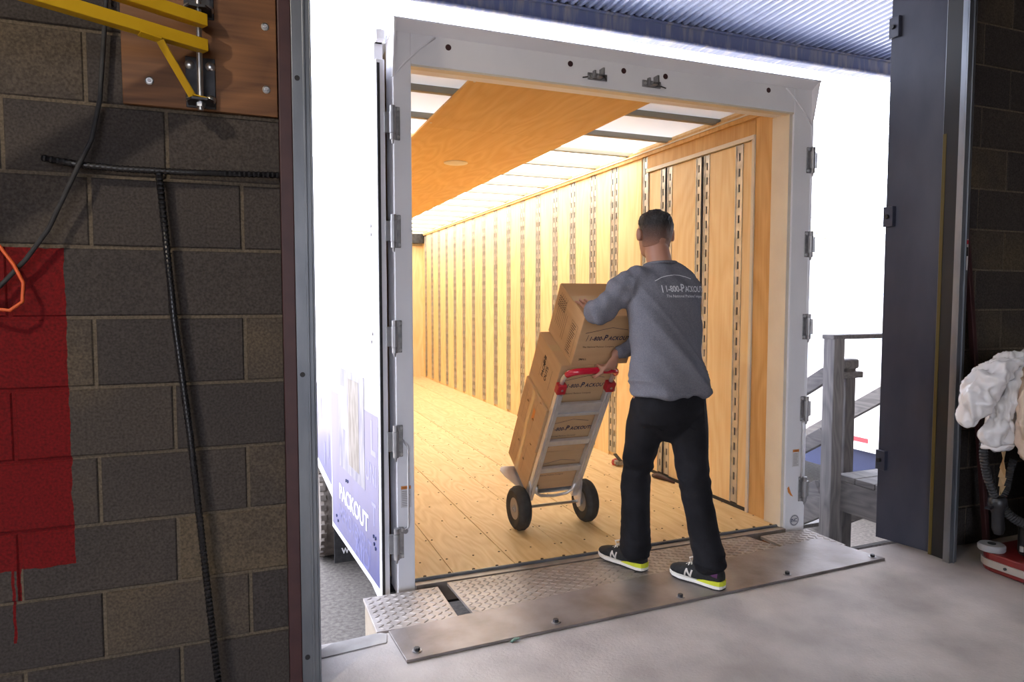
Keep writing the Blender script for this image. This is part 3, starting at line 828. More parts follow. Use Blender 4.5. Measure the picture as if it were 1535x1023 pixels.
# running gear on both sides
def wheel_of(x0, x1, y, z, r):
    w = MB().lathe((x0, y, z), (1, 0, 0), [(r * 0.55, 0.0), (r * 0.93, 0.0), (r, 0.03), (r, x1 - x0 - 0.03), (r * 0.93, x1 - x0), (r * 0.55, x1 - x0)], 40).build('tyre', 'tyre_dusty', tr, smooth='auto')
    lug = MB()
    for i in range(36):
        a = 2 * math.pi * i / 36
        for xo in (0.0, x1 - x0 - 0.05):
            c = Vector((x0 + xo, y + (r - 0.004) * math.cos(a), z + (r - 0.004) * math.sin(a)))
            lug.beam(c, c + Vector((0.05, 0, 0)), 0.05, 0.02, up=(0, math.cos(a), math.sin(a)))
    lug = lug.build('tread_lugs', 'tyre_dusty', w); lug['kind'] = 'stuff'
    MB().lathe((x0 + 0.03, y, z), (1, 0, 0), [(r * 0.54, 0), (r * 0.5, 0.05), (r * 0.2, 0.06), (r * 0.2, 0.0)], 24).build('rim', 'hub_grey', w, smooth='auto')
for y in (6.75, 7.95):
    for x0, x1 in ((0.615, 0.90), (0.93, 1.20), (2.55, 2.82), (2.85, 3.10)):
        wheel_of(x0, x1, y, GROUND + 0.50, 0.50)
    MB().cyl((0.7, y, GROUND + 0.5), (3.05, y, GROUND + 0.5), 0.07, n=12).build('axle', 'black_steel', tr)
MB().box((1.25, 5.9, GROUND + 0.75), (1.40, 9.0, -0.14)).build('chassis_beam', 'black_steel', tr)
MB().box((2.35, 5.9, GROUND + 0.75), (2.50, 9.0, -0.14)).build('chassis_beam', 'black_steel', tr)
for x0 in (0.715, 2.45):
    mf = MB().box((x0, 6.15, GROUND + 0.11), (x0 + 0.58, 6.162, -0.14)).build('mud_flap', 'black_rubber', tr)
    v = word([('www.', 0.11)], offset=0.01)
    flat(MB(), v, (x0 + 0.06, 6.1485, GROUND + 0.19), (0.85, 0, 0), (0, 0, 1)).build('lettering', 'print_white', mf)
    MB().loft([((x0 + 0.14, 6.149, GROUND + 0.33), (0.075, 0, 0), (0, 0, 0.03)), ((x0 + 0.14, 6.1485, GROUND + 0.33), (0.075, 0, 0), (0, 0, 0.03))], 20).build('emblem', 'print_white', mf)

# ------------------------------------------------------------------ dock edge: plate, leveller lip, bumpers
def lugs(x0, x1, y0, y1, z, pitch=0.036):
    m = MB(); nx = int((x1 - x0) / pitch); ny = int((y1 - y0) / (pitch * 0.62))
    px = (x1 - x0) / nx; py = (y1 - y0) / ny
    for i in range(nx):
        for k in range(ny):
            c = Vector((x0 + px * (i + 0.5), y0 + py * (k + 0.5), z))
            a = R(38) if (i + k) % 2 else R(-38)
            d = Vector((math.cos(a), math.sin(a), 0)) * 0.0185; e = Vector((-math.sin(a), math.cos(a), 0)) * 0.0040; h = Vector((0, 0, 0.0024))
            m.add([c - d, c + e, c + d, c - e, c - d * 0.55 + h, c + d * 0.55 + h], [(3, 2, 5, 4), (1, 0, 4, 5), (0, 3, 4), (2, 1, 5)])
    return m
sp = MB().prism([(0.540, 2.452, 0.001), (3.080, 2.548, 0.001), (2.998, 2.905, 0.001), (0.523, 2.705, 0.001)], (0, 0, 0.011)).build('steel_plate', 'plate_steel', bevel=0.0015)
tag(sp, 'long flat brown steel plate bolted to the dock edge', 'steel plate')
for (x, y) in ((0.592, 2.506), (1.185, 2.525), (1.812, 2.541), (2.45, 2.566), (3.031, 2.582)):
    bt = MB().cyl((x, y, 0.012), (x, y, 0.026), 0.012, n=6).build('bolt', 'black_steel', sp, bevel=0.001)
    MB().cyl((x, y, 0.012), (x, y, 0.0145), 0.019, n=16).build('washer', 'steel_dull', bt)
lip = thing('dock_leveller', (1.8, 2.93, -0.05), 'wide diamond plate leveller lip bridging dock and trailer sill', 'dock leveller')
MB().prism([(0.905, 2.705, -0.004), (2.735, 2.860, -0.004), (2.665, 3.115, -0.004), (0.885, 3.115, -0.004)], (0, 0, -0.014)).build('lip_plate', 'tread_steel', lip, bevel=0.001)
lm = MB()
full = lugs(0.90, 2.72, 2.72, 3.11, -0.004)
for i in range(0, len(full.v), 6):
    c = (full.v[i] + full.v[i + 2]) / 2
    if c.y > 2.72 + (c.x - 0.905) * 0.0847 and c.x < 2.735 - (c.y - 2.86) * 0.27 and c.x > 0.905 - (c.y - 2.705) * 0.05:
        k = len(lm.v); lm.v += full.v[i:i + 6]; lm.f += [tuple(k + q for q in t) for t in ((3, 2, 5, 4), (1, 0, 4, 5), (0, 3, 4), (2, 1, 5))]
lo_ = lm.build('tread_lugs', 'tread_steel', lip); lo_['kind'] = 'stuff'
for i in range(16):
    x = 1.0 + i * 0.11; y = 2.705 + (x - 0.905) * 0.0847
    MB().cyl((x, y + 0.006, -0.012), (x + 0.085, y + 0.012, -0.012), 0.009, n=10).build('hinge_knuckle', 'rust', lip)
for (x0, x1, yb, lab, nm) in ((0.482, 0.832, 2.742, 'small diamond plate topped bumper block beside the blue trailer door', 'dock_bumper'),
                              (2.742, 3.085, 2.80, 'diamond plate topped bumper block with open slot by the wooden stairs', 'dock_bumper')):
    bmp = thing(nm, ((x0 + x1) / 2, 2.9, -0.45), lab, 'dock bumper')
    MB().box((x0, yb, -0.020), (x1, 3.085, -0.004)).build('top_plate', 'tread_steel', bmp, bevel=0.0015)
    lgs = lugs(x0 + 0.008, x1 - 0.008, yb + 0.008, 3.078, -0.004).build('tread_lugs', 'tread_steel', bmp); lgs['kind'] = 'stuff'
    MB().box((x0 + 0.006, yb + 0.01, -0.45), (x1 - 0.006, 3.075, -0.020)).build('bumper_body', 'cream_paint', bmp, bevel=0.004)
    MB().box((x1 - 0.02 if x0 < 1 else x0, yb + 0.02, -0.30), (x1 - 0.004 if x0 < 1 else x0 + 0.016, 3.07, -0.021)).build('side_plate', 'rust', bmp)
# the pit under the lip
pit = struct(MB().box((0.84, 2.60, -0.46), (2.74, 3.12, -0.40)).build('floor_pit', 'rust'))
tag(MB().tube([(2.66 + 0.035 * math.cos(t * 0.5236), 2.985 + 0.018 * math.sin(t * 0.5236), -0.022) for t in range(13)], 0.004, 8).build('pull_ring', 'zinc', smooth=True),
    'small steel pull ring in the leveller slot', 'ring')
cpatch = MB().prism([(0.235, 2.60, 0), (0.50, 2.63, 0), (0.515, 2.70, 0), (0.49, 2.718, 0), (0.30, 2.70, 0), (0.25, 2.66, 0)], (0, 0, 0.004)).build('floor_patch', 'concrete_patch')
struct(cpatch)
scrap = MB()
for a in range(3):
    c = Vector((0.957 + 0.008 * a, 2.452 + 0.004 * a, 0.004 + 0.004 * a)); scrap.beam(c, c + Vector((0.018, 0.010 - 0.012 * a, 0.004)), 0.010, 0.004)
tag(scrap.build('paper_scrap', 'green_scrap'), 'tiny crumpled green scrap on the floor by the plate edge', 'scrap')

# ------------------------------------------------------------------ hand truck and its four boxes (local axes: x across, y away from the man, z up the frame)
TILT = R(31.2)
HT = Vector((1.704, 3.703, 0.1945))
ht = thing('hand_truck', HT, 'tilted aluminium hand truck with red curved grip and black tyres', 'hand truck', rot=(TILT, 0, 0))
def H(mb, name, m, parent=None, **kw):
    o = mb.build(name, m, None, local=True, **kw); o.parent = parent or ht
    return o
for sx in (-1, 1):
    H(MB().box((sx * 0.147 - 0.019, -0.030, -0.02), (sx * 0.147 + 0.019, 0.004, 0.80)), 'rail', 'aluminium', bevel=0.003)
    H(MB().box((sx * 0.147 - 0.007, -0.036, 0.02), (sx * 0.147 + 0.007, -0.030, 0.78)), 'rail_rib', 'aluminium')
    b_ = H(MB().box((sx * 0.147 - 0.026, -0.036, 0.785), (sx * 0.147 + 0.026, 0.006, 0.845)), 'corner_bracket', 'red_plastic', bevel=0.006)
    H(MB().cyl((sx * 0.147, -0.038, 0.815), (sx * 0.147, -0.034, 0.815), 0.007, n=8), 'bolt', 'zinc', b_)
    # wheel bracket, wheel
    wb_ = H(MB().prism([(sx * 0.165, 0.0, 0.12), (sx * 0.165, 0.0, -0.06), (sx * 0.165, -0.07, -0.075), (sx * 0.165, -0.09, -0.045), (sx * 0.165, -0.03, 0.10)], (sx * 0.006, 0, 0)), 'wheel_bracket', 'aluminium')
    wc = Vector((sx * 0.218, -0.052, -0.043)); hw = 0.040; r = 0.127
    ty = H(MB().lathe(wc - Vector((hw, 0, 0)), (1, 0, 0), [(0.062, 0.012), (0.075, 0.004), (0.105, 0.0), (0.120, 0.010), (r, 0.026), (r, 0.054), (0.120, 0.070), (0.105, 0.080), (0.075, 0.076), (0.062, 0.068)], 40), 'tyre', 'tyre', smooth='auto')
    gm = MB()
    for q in (0.028, 0.036, 0.044, 0.052):
        gm.lathe(wc - Vector((hw, 0, 0)), (1, 0, 0), [(r - 0.004, q - 0.002), (r + 0.0022, q - 0.0015), (r + 0.0022, q + 0.0015), (r - 0.004, q + 0.002)], 40)
    H(gm, 'tread_rib', 'tyre', ty, smooth='auto')
    H(MB().lathe(wc - Vector((hw - 0.010, 0, 0)), (1, 0, 0), [(0.064, 0.0), (0.058, 0.004), (0.050, 0.014), (0.026, 0.016), (0.022, -0.006), (0.012, -0.008), (0.012, 0.068), (0.022, 0.066), (0.026, 0.044), (0.05, 0.046), (0.058, 0.056), (0.064, 0.060)], 28), 'hub', 'hub_grey', ty, smooth='auto')
H(MB().cyl((-0.25, -0.052, -0.043), (0.25, -0.052, -0.043), 0.009, n=12), 'axle', 'zinc')
for z in (0.215, 0.425, 0.632, 0.700):
    h_ = 0.038 if z < 0.6 else 0.020
    H(MB().box((-0.128, -0.026, z - h_ / 2), (0.128, -0.004, z + h_ / 2)), 'cross_bar', 'aluminium', bevel=0.003)
H(MB().box((-0.128, -0.018, 0.642), (0.128, -0.014, 0.690)), 'cross_plate', 'aluminium')
# handle: grey stubs out of the brackets, one red gripped loop over the top
def arc(t):
    # half loop from the left rail to the right rail
    a = math.pi * t
    x = -0.147 * math.copysign(abs(math.cos(a)) ** 0.55, math.cos(a))
    z = 0.875 + 0.085 * math.sin(a) ** 0.6
    y = -0.012 - 0.050 * math.sin(a) ** 0.8
    return Vector((x, y, z))
H(MB().tube([Vector((-0.147, -0.012, 0.80)), Vector((-0.147, -0.012, 0.875))] + [arc(i / 24) for i in range(1, 24)] + [Vector((0.147, -0.012, 0.875)), Vector((0.147, -0.012, 0.80))], 0.0125, 12), 'handle_tube', 'aluminium', smooth=True)
H(MB().tube([arc(i / 40) for i in range(4, 37)], 0.0185, 14), 'handle_grip', 'red_grip', smooth=True)
# nose plate with a slot on each side
tp = MB()
tp.prism([(-0.175, 0.0, 0.010), (0.175, 0.0, 0.010), (0.185, 0.06, 0.010), (0.185, 0.20, 0.010), (0.150, 0.235, 0.010), (-0.150, 0.235, 0.010), (-0.185, 0.20, 0.010), (-0.185, 0.06, 0.010)], (0, 0, -0.009))
H(tp, 'nose_plate', 'aluminium', bevel=0.003)
for sx in (-1, 1):
    H(MB().prism([(sx * 0.185, 0.05, 0.010), (sx * 0.245, 0.16, 0.010), (sx * 0.262, 0.215, 0.010), (sx * 0.25, 0.24, 0.010), (sx * 0.225, 0.245, 0.010), (sx * 0.150, 0.235, 0.010)], (0, 0, -0.008)), 'nose_wing', 'aluminium', bevel=0.002)
lp_ = [(-0.125, -0.028, 0.09), (-0.118, -0.03, 0.045), (-0.085, -0.032, 0.018), (0.0, -0.034, 0.008), (0.085, -0.032, 0.018), (0.118, -0.03, 0.045), (0.125, -0.028, 0.09)]
H(MB().tube(lp_, 0.009, 10), 'kick_loop', 'aluminium', smooth=True)

def carton(name, u0, u1, s0, s1, dep, label, style, off=0.010):
    w, h = u1 - u0, s1 - s0 - 0.0034
    M_ = Matrix.Rotation(TILT, 4, 'X')
    base = HT + M_ @ Vector((u0, off, s0))
    o = thing(name, base, label, 'box', 'cartons on the hand truck', rot=(TILT, 0, 0))
    def C_(mb, nm, m, parent=None, **kw):
        q = mb.build(nm, m, None, local=True, **kw); q.parent = parent or o
        return q
    body = C_(MB().box((0, 0, 0), (w, dep, h)), 'carton_body', 'cardboard', bevel=0.004)
    # top flaps meeting in the middle
    C_(MB().box((0.003, 0.003, h), (w - 0.003, dep / 2 - 0.0012, h + 0.0022)), 'flap', 'cardboard')
    C_(MB().box((0.003, dep / 2 + 0.0012, h), (w - 0.003, dep - 0.003, h + 0.0022)), 'flap', 'cardboard')
    C_(MB().box((0.002, dep / 2 - 0.03, h + 0.0022), (w - 0.002, dep / 2 + 0.03, h + 0.0028)), 'packing_tape', 'tape')
    # printed logo on the face towards the man
    ex, ey, e0 = Vector((1, 0, 0)), Vector((0, 0, 1)), -0.0012
    v = word([('1-800-', 0.040), ('P', 0.056), ('ACKOUTS', 0.040)], gap=0.12, shear=0.18, offset=0.026, spacing=1.10)
    k = w * 0.74 / v[2]
    zx, zz = w * 0.20, h * 0.52
    lg = flat(MB(), v, (zx, e0, zz), ex * k, ey * 0.85)
    C_(lg, 'lettering', 'print_navy')
    rf = MB()
    def stroke(p, q, t):
        p, q = Vector((p[0], e0, p[1])), Vector((q[0], e0, q[1])); n = Vector((-(q - p).z, 0, (q - p).x)).normalized() * t
        rf.add([p - n, q - n, q + n, p + n], [(0, 1, 2, 3)])
    stroke((zx - 0.035, zz + 0.045), (zx + w * 0.33, zz + 0.078), 0.0013); stroke((zx + w * 0.33, zz + 0.078), (zx + w * 0.62, zz + 0.062), 0.0013)
    stroke((zx - 0.020, zz - 0.004), (zx - 0.014, zz + 0.034), 0.0013)
    C_(rf, 'roof_line', 'print_navy')
    v = word([('The National Packout Company', 0.014)], offset=0.006)
    C_(flat(MB(), v, (zx - 0.03, e0, zz - 0.045), ex * (w * 0.55 / v[2]), ey), 'tag_line', 'print_black')
    v = word([('SMALL', 0.018)], offset=0.02)
    C_(flat(MB(), v, (0.035, e0, 0.018 + h * 0.05), ex * 0.9, ey), 'size_mark', 'print_black')
    # left face
    e0 = -0.0012; EXl, EYl = Vector((0, -1, 0)), Vector((0, 0, 1))
    pm = MB()
    def L2(u, v_): return (e0, dep - u, v_)
    if style == 'form':
        for i in range(7):
            uu = 0.05 + i * 0.020
            rectq(pm, L2(uu, h * (0.30 if i < 5 else 0.18)), EXl, EYl, 0.0024, h * (0.62 if i < 5 else 0.5))
        for i in range(5):     # small print between the rules, too fine to read
            for q in range(5):
                rectq(pm, L2(0.037 + i * 0.020, h * (0.64 + 0.045 * q)), EXl, EYl, 0.008, h * (0.018 + 0.014 * random.random()))
        for zq in (0.0, 1.0):
            rectq(pm, L2(dep * 0.68, h * (0.10 + 0.62 * zq)), EXl, EYl, dep * 0.22, 0.0016)
            rectq(pm, L2(dep * (0.68 + 0.22 * zq), h * 0.10), EXl, EYl, 0.0016, h * 0.62)
        for i in range(13):
            rectq(pm, L2(dep * 0.705, h * (0.125 + 0.045 * i)), EXl, EYl, dep * (0.10 + 0.06 * random.random()), 0.0045)
        C_(pm, 'printed_form', 'print_black')
    elif style == 'logo':
        for i, t in enumerate(('PACK', 'OUTS')):
            v = word([(t, 0.036)], offset=0.03)
            flat(pm, v, L2(dep * (0.50 + 0.13 * i), h * 0.36), EYl, -EXl)
        for i in range(2):
            for q in range(2):
                rectq(pm, L2(dep * (0.40 + 0.045 * i), h * (0.62 + 0.10 * q)), EXl, EYl, 0.010, 0.022)
        rectq(pm, L2(dep * 0.36, h * 0.30), EXl, EYl, 0.002, h * 0.42)
        rectq(pm, L2(dep * 0.78, h * 0.30), EXl, EYl, 0.002, h * 0.42)
        C_(pm, 'printed_logo', 'print_black')
    else:
        for i in range(4): rectq(pm, L2(0.06 + i * 0.05, h * 0.15), EXl, EYl, 0.0012, h * 0.7)
        C_(pm, 'printed_form', 'print_black')
        tp_ = MB()
        rectq(tp_, (e0, dep * 0.62, 0.002), EXl, EYl, 0.045, h - 0.004)
        C_(tp_, 'packing_tape', 'tape')
        for (uu, zz_) in ((0.09, 0.10), (0.20, 0.05), (0.24, 0.20)):
            t = MB().prism([L2(uu, h * 0.3 + zz_), L2(uu + 0.018, h * 0.3 + zz_ + 0.006), L2(uu + 0.004, h * 0.3 + zz_ + 0.012)], (-0.006, 0, 0.004))
            C_(t, 'torn_flake', 'cardboard_in')
    if style == 'form2':
        fx = MB(); rectq(fx, L2(dep * 0.56, h * 0.45), EXl, EYl, 0.03, h * 0.25)
        C_(fx, 'red_sticker', 'sticker_orange')
    return o
carton('cardboard_box', -0.112, 0.226, 0.945, 1.250, 0.335, 'top cardboard carton under the man\'s left hand, ruled form on its side', 'form')
carton('cardboard_box', -0.166, 0.176, 0.640, 0.945, 0.325, 'second cardboard carton from the top, dark logo printed on its side', 'logo')
carton('cardboard_box', -0.178, 0.164, 0.333, 0.640, 0.325, 'third cardboard carton from the top, printed list and orange sticker on its side', 'form2')
carton('cardboard_box', -0.170, 0.160, 0.026, 0.333, 0.33, 'bottom cardboard carton with tape and torn flakes, resting on the nose plate', 'plain')

# straps on the trailer floor
rs = thing('ratchet_strap', (2.83, 4.87, 0.0), 'dark red ratchet strap lying on the trailer floor near the wall', 'strap')
coil = [(2.83 + 0.032 * math.cos(a * 0.6) * (1 - a * 0.012), 4.87 + 0.040 * math.sin(a * 0.6), 0.024 + 0.012 * math.sin(a * 0.9)) for a in range(26)]
MB().tube(coil, 0.011, 8).build('webbing', 'red_plastic', rs, smooth=True)
MB().box((2.80, 4.80, 0.012), (2.85, 4.86, 0.045)).cyl((2.79, 4.83, 0.03), (2.86, 4.83, 0.03), 0.015, n=12).build('ratchet', 'steel_dull', rs, bevel=0.002)
MB().beam((2.825, 4.80, 0.05), (2.83, 4.90, 0.085), 0.03, 0.006).build('lever', 'black_steel', rs)
rs2 = MB().tube([(2.885, 4.42, 0.016), (2.90, 4.37, 0.022), (2.912, 4.33, 0.020), (2.922, 4.28, 0.014), (2.927, 4.20, 0.010)], [0.014, 0.02, 0.018, 0.012, 0.008], 8)
tag(rs2.build('tie_down_strap', 'maroon_paint', smooth=True), 'short dark tie down strap along the foot of the trailer wall', 'strap')

# ------------------------------------------------------------------ the man
PB = Vector((1.90, 2.80, 0.012))
def ring(c, r, right, fwd): return (Vector(c), Vector(right) * r[0], Vector(fwd) * r[1])
def limb(mb, pts, n=18):
    """tapered limb along joints: (point, radius) or (point, rx, ry); sections square to the path"""
    P = [Vector(p[0]) for p in pts]
    secs = []; a = None
    for i, p in enumerate(pts):
        d = (P[min(i + 1, len(P) - 1)] - P[max(i - 1, 0)]).normalized()
        if a is None:
            a = Vector((1, 0, 0)) - d * d.x
            if a.length < 0.2: a = Vector((0, 1, 0)) - d * d.y
            a.normalize()
        else: a = (a - d * a.dot(d)).normalized()
        b = d.cross(a)
        rx = p[1]; ry = p[2] if len(p) > 2 else p[1]
        secs.append((P[i], a * rx, b * ry))
    # round caps
    d0 = (P[0] - P[1]).normalized(); d1 = (P[-1] - P[-2]).normalized()
    r0 = min(secs[0][1].length, secs[0][2].length); r1 = min(secs[-1][1].length, secs[-1][2].length)
    pre = [(P[0] + d0 * r0 * 0.7, secs[0][1] * 0.35, secs[0][2] * 0.35), (P[0] + d0 * r0 * 0.45, secs[0][1] * 0.8, secs[0][2] * 0.8)]
    post = [(P[-1] + d1 * r1 * 0.45, secs[-1][1] * 0.8, secs[-1][2] * 0.8), (P[-1] + d1 * r1 * 0.7, secs[-1][1] * 0.35, secs[-1][2] * 0.35)]
    mb.loft(pre + secs + post, n)

def remesh(mb, name, m, voxel, smooth_it=6, parent=None, origin=None, fn=None):
    me = bpy.data.meshes.new(name)
    me.from_pydata(mb.v, [], mb.f)
    bm = bmesh.new(); bm.from_mesh(me); bmesh.ops.recalc_face_normals(bm, faces=bm.faces); bm.to_mesh(me); bm.free()
    tmp = bpy.data.objects.new(name + '_tmp', me); COL.objects.link(tmp)
    md = tmp.modifiers.new('r', 'REMESH'); md.mode = 'VOXEL'; md.voxel_size = voxel
    if smooth_it:
        ms = tmp.modifiers.new('s', 'SMOOTH'); ms.factor = 0.5; ms.iterations = smooth_it
    dg = bpy.context.evaluated_depsgraph_get(); dg.update()
    out = bpy.data.meshes.new_from_object(tmp.evaluated_get(dg))
    bpy.data.objects.remove(tmp); bpy.data.meshes.remove(me)
    out.name = name
    if fn:
        nr = [v.normal.copy() for v in out.vertices]
        for v, n_ in zip(out.vertices, nr): v.co += fn(v.co, n_)
    o = Vector(origin) if origin is not None else origin_of(parent)
    for v in out.vertices: v.co -= o
    for p in out.polygons: p.use_smooth = True
    out.materials.clear(); out.materials.append(MATS[m])
    ob = bpy.data.objects.new(name, out); COL.objects.link(ob)
    if parent is not None: ob.parent = parent
    else: ob.location = o
    return ob

def yaw(deg):
    a = R(deg); return Vector((math.cos(a), -math.sin(a), 0)), Vector((math.sin(a), math.cos(a), 0))
tr_, tf_ = yaw(-4)        # torso right, forward (facing into the trailer, a little to the left)
hr_, hf_ = yaw(6)         # head
UPV = Vector((0, 0, 1))

HIPL, HIPR = Vector((1.805, 2.785, 0.90)), Vector((1.985, 2.77, 0.90))
KNL, KNR = Vector((1.828, 2.955, 0.485)), Vector((1.972, 2.675, 0.505))
ANL, ANR = Vector((1.812, 2.925, 0.105)), Vector((2.012, 2.595, 0.115))
SHL, SHR = Vector((1.715, 2.84, 1.435)), Vector((2.045, 2.845, 1.425))
ELL, WRL = Vector((1.572, 2.895, 1.280)), Vector((1.622, 3.035, 1.312))
ELR, WRR = Vector((2.005, 3.005, 1.195)), Vector((1.800, 3.120, 1.068))
NECK = Vector((1.897, 2.855, 1.500)); HEAD = Vector((1.902, 2.925, 1.672))

body = MB()
# trunk
body.loft([ring((1.893, 2.765, 0.80), (0.150, 0.105), tr_, tf_), ring((1.893, 2.765, 0.92), (0.158, 0.112), tr_, tf_), ring((1.892, 2.785, 1.08), (0.148, 0.100), tr_, tf_),
           ring((1.892, 2.805, 1.25), (0.165, 0.108), tr_, tf_), ring((1.893, 2.825, 1.38), (0.165, 0.100), tr_, tf_), ring((1.895, 2.840, 1.46), (0.110, 0.07), tr_, tf_), ring((1.896, 2.852, 1.50), (0.062, 0.06), tr_, tf_)], 24)
limb(body, [(NECK - Vector((0, 0.02, 0.06)), 0.066, 0.064), (NECK + Vector((0, 0.015, 0.03)), 0.060, 0.061), (HEAD - Vector((0, 0.012, 0.055)), 0.058, 0.062)])
# head: skull, face, jaw, nose, ears
def hd(x, y, z): return HEAD + hr_ * x + hf_ * y + UPV * z
body.loft([(hd(0, 0.012, -0.112), hr_ * 0.030, hf_ * 0.030), (hd(0, 0.020, -0.098), hr_ * 0.050, hf_ * 0.060), (hd(0, 0.010, -0.070), hr_ * 0.062, hf_ * 0.080), (hd(0, 0.002, -0.03), hr_ * 0.071, hf_ * 0.093), (hd(0, 0.0, 0.01), hr_ * 0.0755, hf_ * 0.098),
           (hd(0, -0.002, 0.045), hr_ * 0.0755, hf_ * 0.098), (hd(0, -0.002, 0.075), hr_ * 0.068, hf_ * 0.088), (hd(0, -0.002, 0.096), hr_ * 0.050, hf_ * 0.066), (hd(0, -0.002, 0.108), hr_ * 0.022, hf_ * 0.03)], 26)
limb(body, [(hd(0, 0.085, 0.012), 0.010, 0.010), (hd(0, 0.106, -0.022), 0.013, 0.013), (hd(0, 0.100, -0.034), 0.014, 0.010)], 10)      # nose
limb(body, [(hd(-0.04, 0.086, 0.022), 0.011, 0.008), (hd(0.0, 0.094, 0.026), 0.010, 0.008), (hd(0.04, 0.086, 0.022), 0.011, 0.008)], 10)  # brow
limb(body, [(hd(-0.022, 0.090, -0.060), 0.006, 0.006), (hd(0, 0.097, -0.060), 0.008, 0.008), (hd(0.022, 0.090, -0.060), 0.006, 0.006)], 8)  # lips
limb(body, [(hd(0, 0.078, -0.095), 0.018, 0.014), (hd(0, 0.080, -0.100), 0.018, 0.014)], 10)                                           # chin
for s in (-1, 1):
    e0 = hd(s * 0.082, -0.010, -0.004)
    out_ = (hr_ * s * 0.9 - hf_ * 0.45).normalized(); up_ = UPV; fw_ = (hf_ * 0.9 + hr_ * s * 0.45).normalized()
    body.loft([(e0 + out_ * -0.006 + up_ * -0.004, fw_ * 0.013, up_ * 0.024), (e0 + out_ * 0.006, fw_ * 0.016, up_ * 0.030), (e0 + out_ * 0.015 + up_ * 0.002, fw_ * 0.017, up_ * 0.032), (e0 + out_ * 0.019 + up_ * 0.002, fw_ * 0.011, up_ * 0.024)], 14)
# arms
limb(body, [(SHL, 0.058), (SHL.lerp(ELL, 0.5), 0.046), (ELL, 0.040), (ELL.lerp(WRL, 0.4), 0.040), (WRL, 0.026, 0.026)])
limb(body, [(SHR, 0.058), (SHR.lerp(ELR, 0.5), 0.046), (ELR, 0.040), (ELR.lerp(WRR, 0.4), 0.040), (WRR, 0.026, 0.026)])
# legs and feet (inside the jeans and shoes)
for hp, kn, an, sx in ((HIPL, KNL, ANL, -1), (HIPR, KNR, ANR, 1)):
    limb(body, [(hp, 0.085), (hp.lerp(kn, 0.5), 0.074), (kn, 0.055), (kn.lerp(an, 0.35), 0.056), (an, 0.036)])

# hands -------------------------------------------------------------
def finger(pts, r0, r1):
    n = len(pts)
    limb(body, [(p, r0 + (r1 - r0) * i / (n - 1)) for i, p in enumerate(pts)], 10)
# right hand closed over the red grip: the grip runs across (x); knuckles on top, fingers curl over the far side
M_ = Matrix.Rotation(TILT, 4, 'X')
GR = HT + M_ @ Vector((0.045, -0.062, 0.958))            # grip centre under the palm
gdir = Vector((1, 0, 0))
upn = (M_ @ Vector((0, -0.25, 1))).normalized(); awn = gdir.cross(upn) * -1.0
if awn.y < 0: awn = -awn
def gp(x, ang, r): # angle measured from the man's side (0) over the top (90) to the far side (180)
    a = R(ang); return GR + gdir * x + awn * (-math.cos(a) * r) + upn * (math.sin(a) * r)
palm_a = gp(0.0, 35, 0.040); palm_b = gp(0.0, 85, 0.034)
body.loft([(WRR, Vector((0.024, 0.010, 0)), Vector((0, 0.012, 0.020))), (WRR.lerp(gp(0.004, 45, 0.05), 0.45), gdir * 0.034, upn * 0.020), (gp(0.002, 45, 0.042), gdir * 0.042, (upn * 0.75 - awn * 0.4) * 0.017), (gp(0, 88, 0.034), gdir * 0.041, upn * 0.013)], 16)
for i, (x, L_) in enumerate(((-0.034, 0.96), (-0.0115, 1.05), (0.011, 1.0), (0.033, 0.86))):
    finger([gp(x, 80, 0.034), gp(x, 80 + 42 * L_, 0.031), gp(x, 80 + 88 * L_, 0.0295), gp(x, 80 + 128 * L_, 0.0285)], 0.0098, 0.0082)
finger([gp(-0.030, 40, 0.040), gp(-0.052, 10, 0.036), gp(-0.058, -25, 0.031), gp(-0.056, -58, 0.029)], 0.0122, 0.0095)
# left hand laid on the top edge of the top carton, fingers pointing away over its lid
bt_o = HT + M_ @ Vector((-0.05, 0.03, 1.250 + 0.004))
bx, by, bz = Vector((1, 0, 0)), (M_ @ Vector((0, 1, 0))), (M_ @ Vector((0, 0, 1)))
def lp3(u, v, w): return bt_o + bx * u + by * v + bz * w
body.loft([(WRL, Vector((0.026, 0.004, 0)), Vector((0, -0.006, 0.018))), (WRL.lerp(lp3(-0.01, 0.0, 0.024), 0.5), Vector((0.034, 0, 0)), bz * 0.017), (lp3(-0.012, 0.010, 0.022), bx * 0.042, bz * 0.015), (lp3(-0.016, 0.045, 0.017), bx * 0.042, bz * 0.012)], 16)
for x, L_ in ((-0.050, 0.062), (-0.027, 0.078), (-0.004, 0.080), (0.018, 0.070)):
    finger([lp3(x, 0.040, 0.017), lp3(x * 1.15, 0.040 + L_ * 0.45, 0.020), lp3(x * 1.25, 0.040 + L_ * 0.78, 0.014), lp3(x * 1.3, 0.040 + L_, 0.0095)], 0.0095, 0.0078)
finger([lp3(0.026, 0.004, 0.020), lp3(0.050, 0.018, 0.018), lp3(0.066, 0.036, 0.013), lp3(0.074, 0.052, 0.0105)], 0.0118, 0.0092)
man = remesh(body, 'person', 'skin', 0.0058, 3, origin=PB)
tag(man, 'man in grey long sleeved shirt and black jeans pushing the loaded hand truck', 'person')

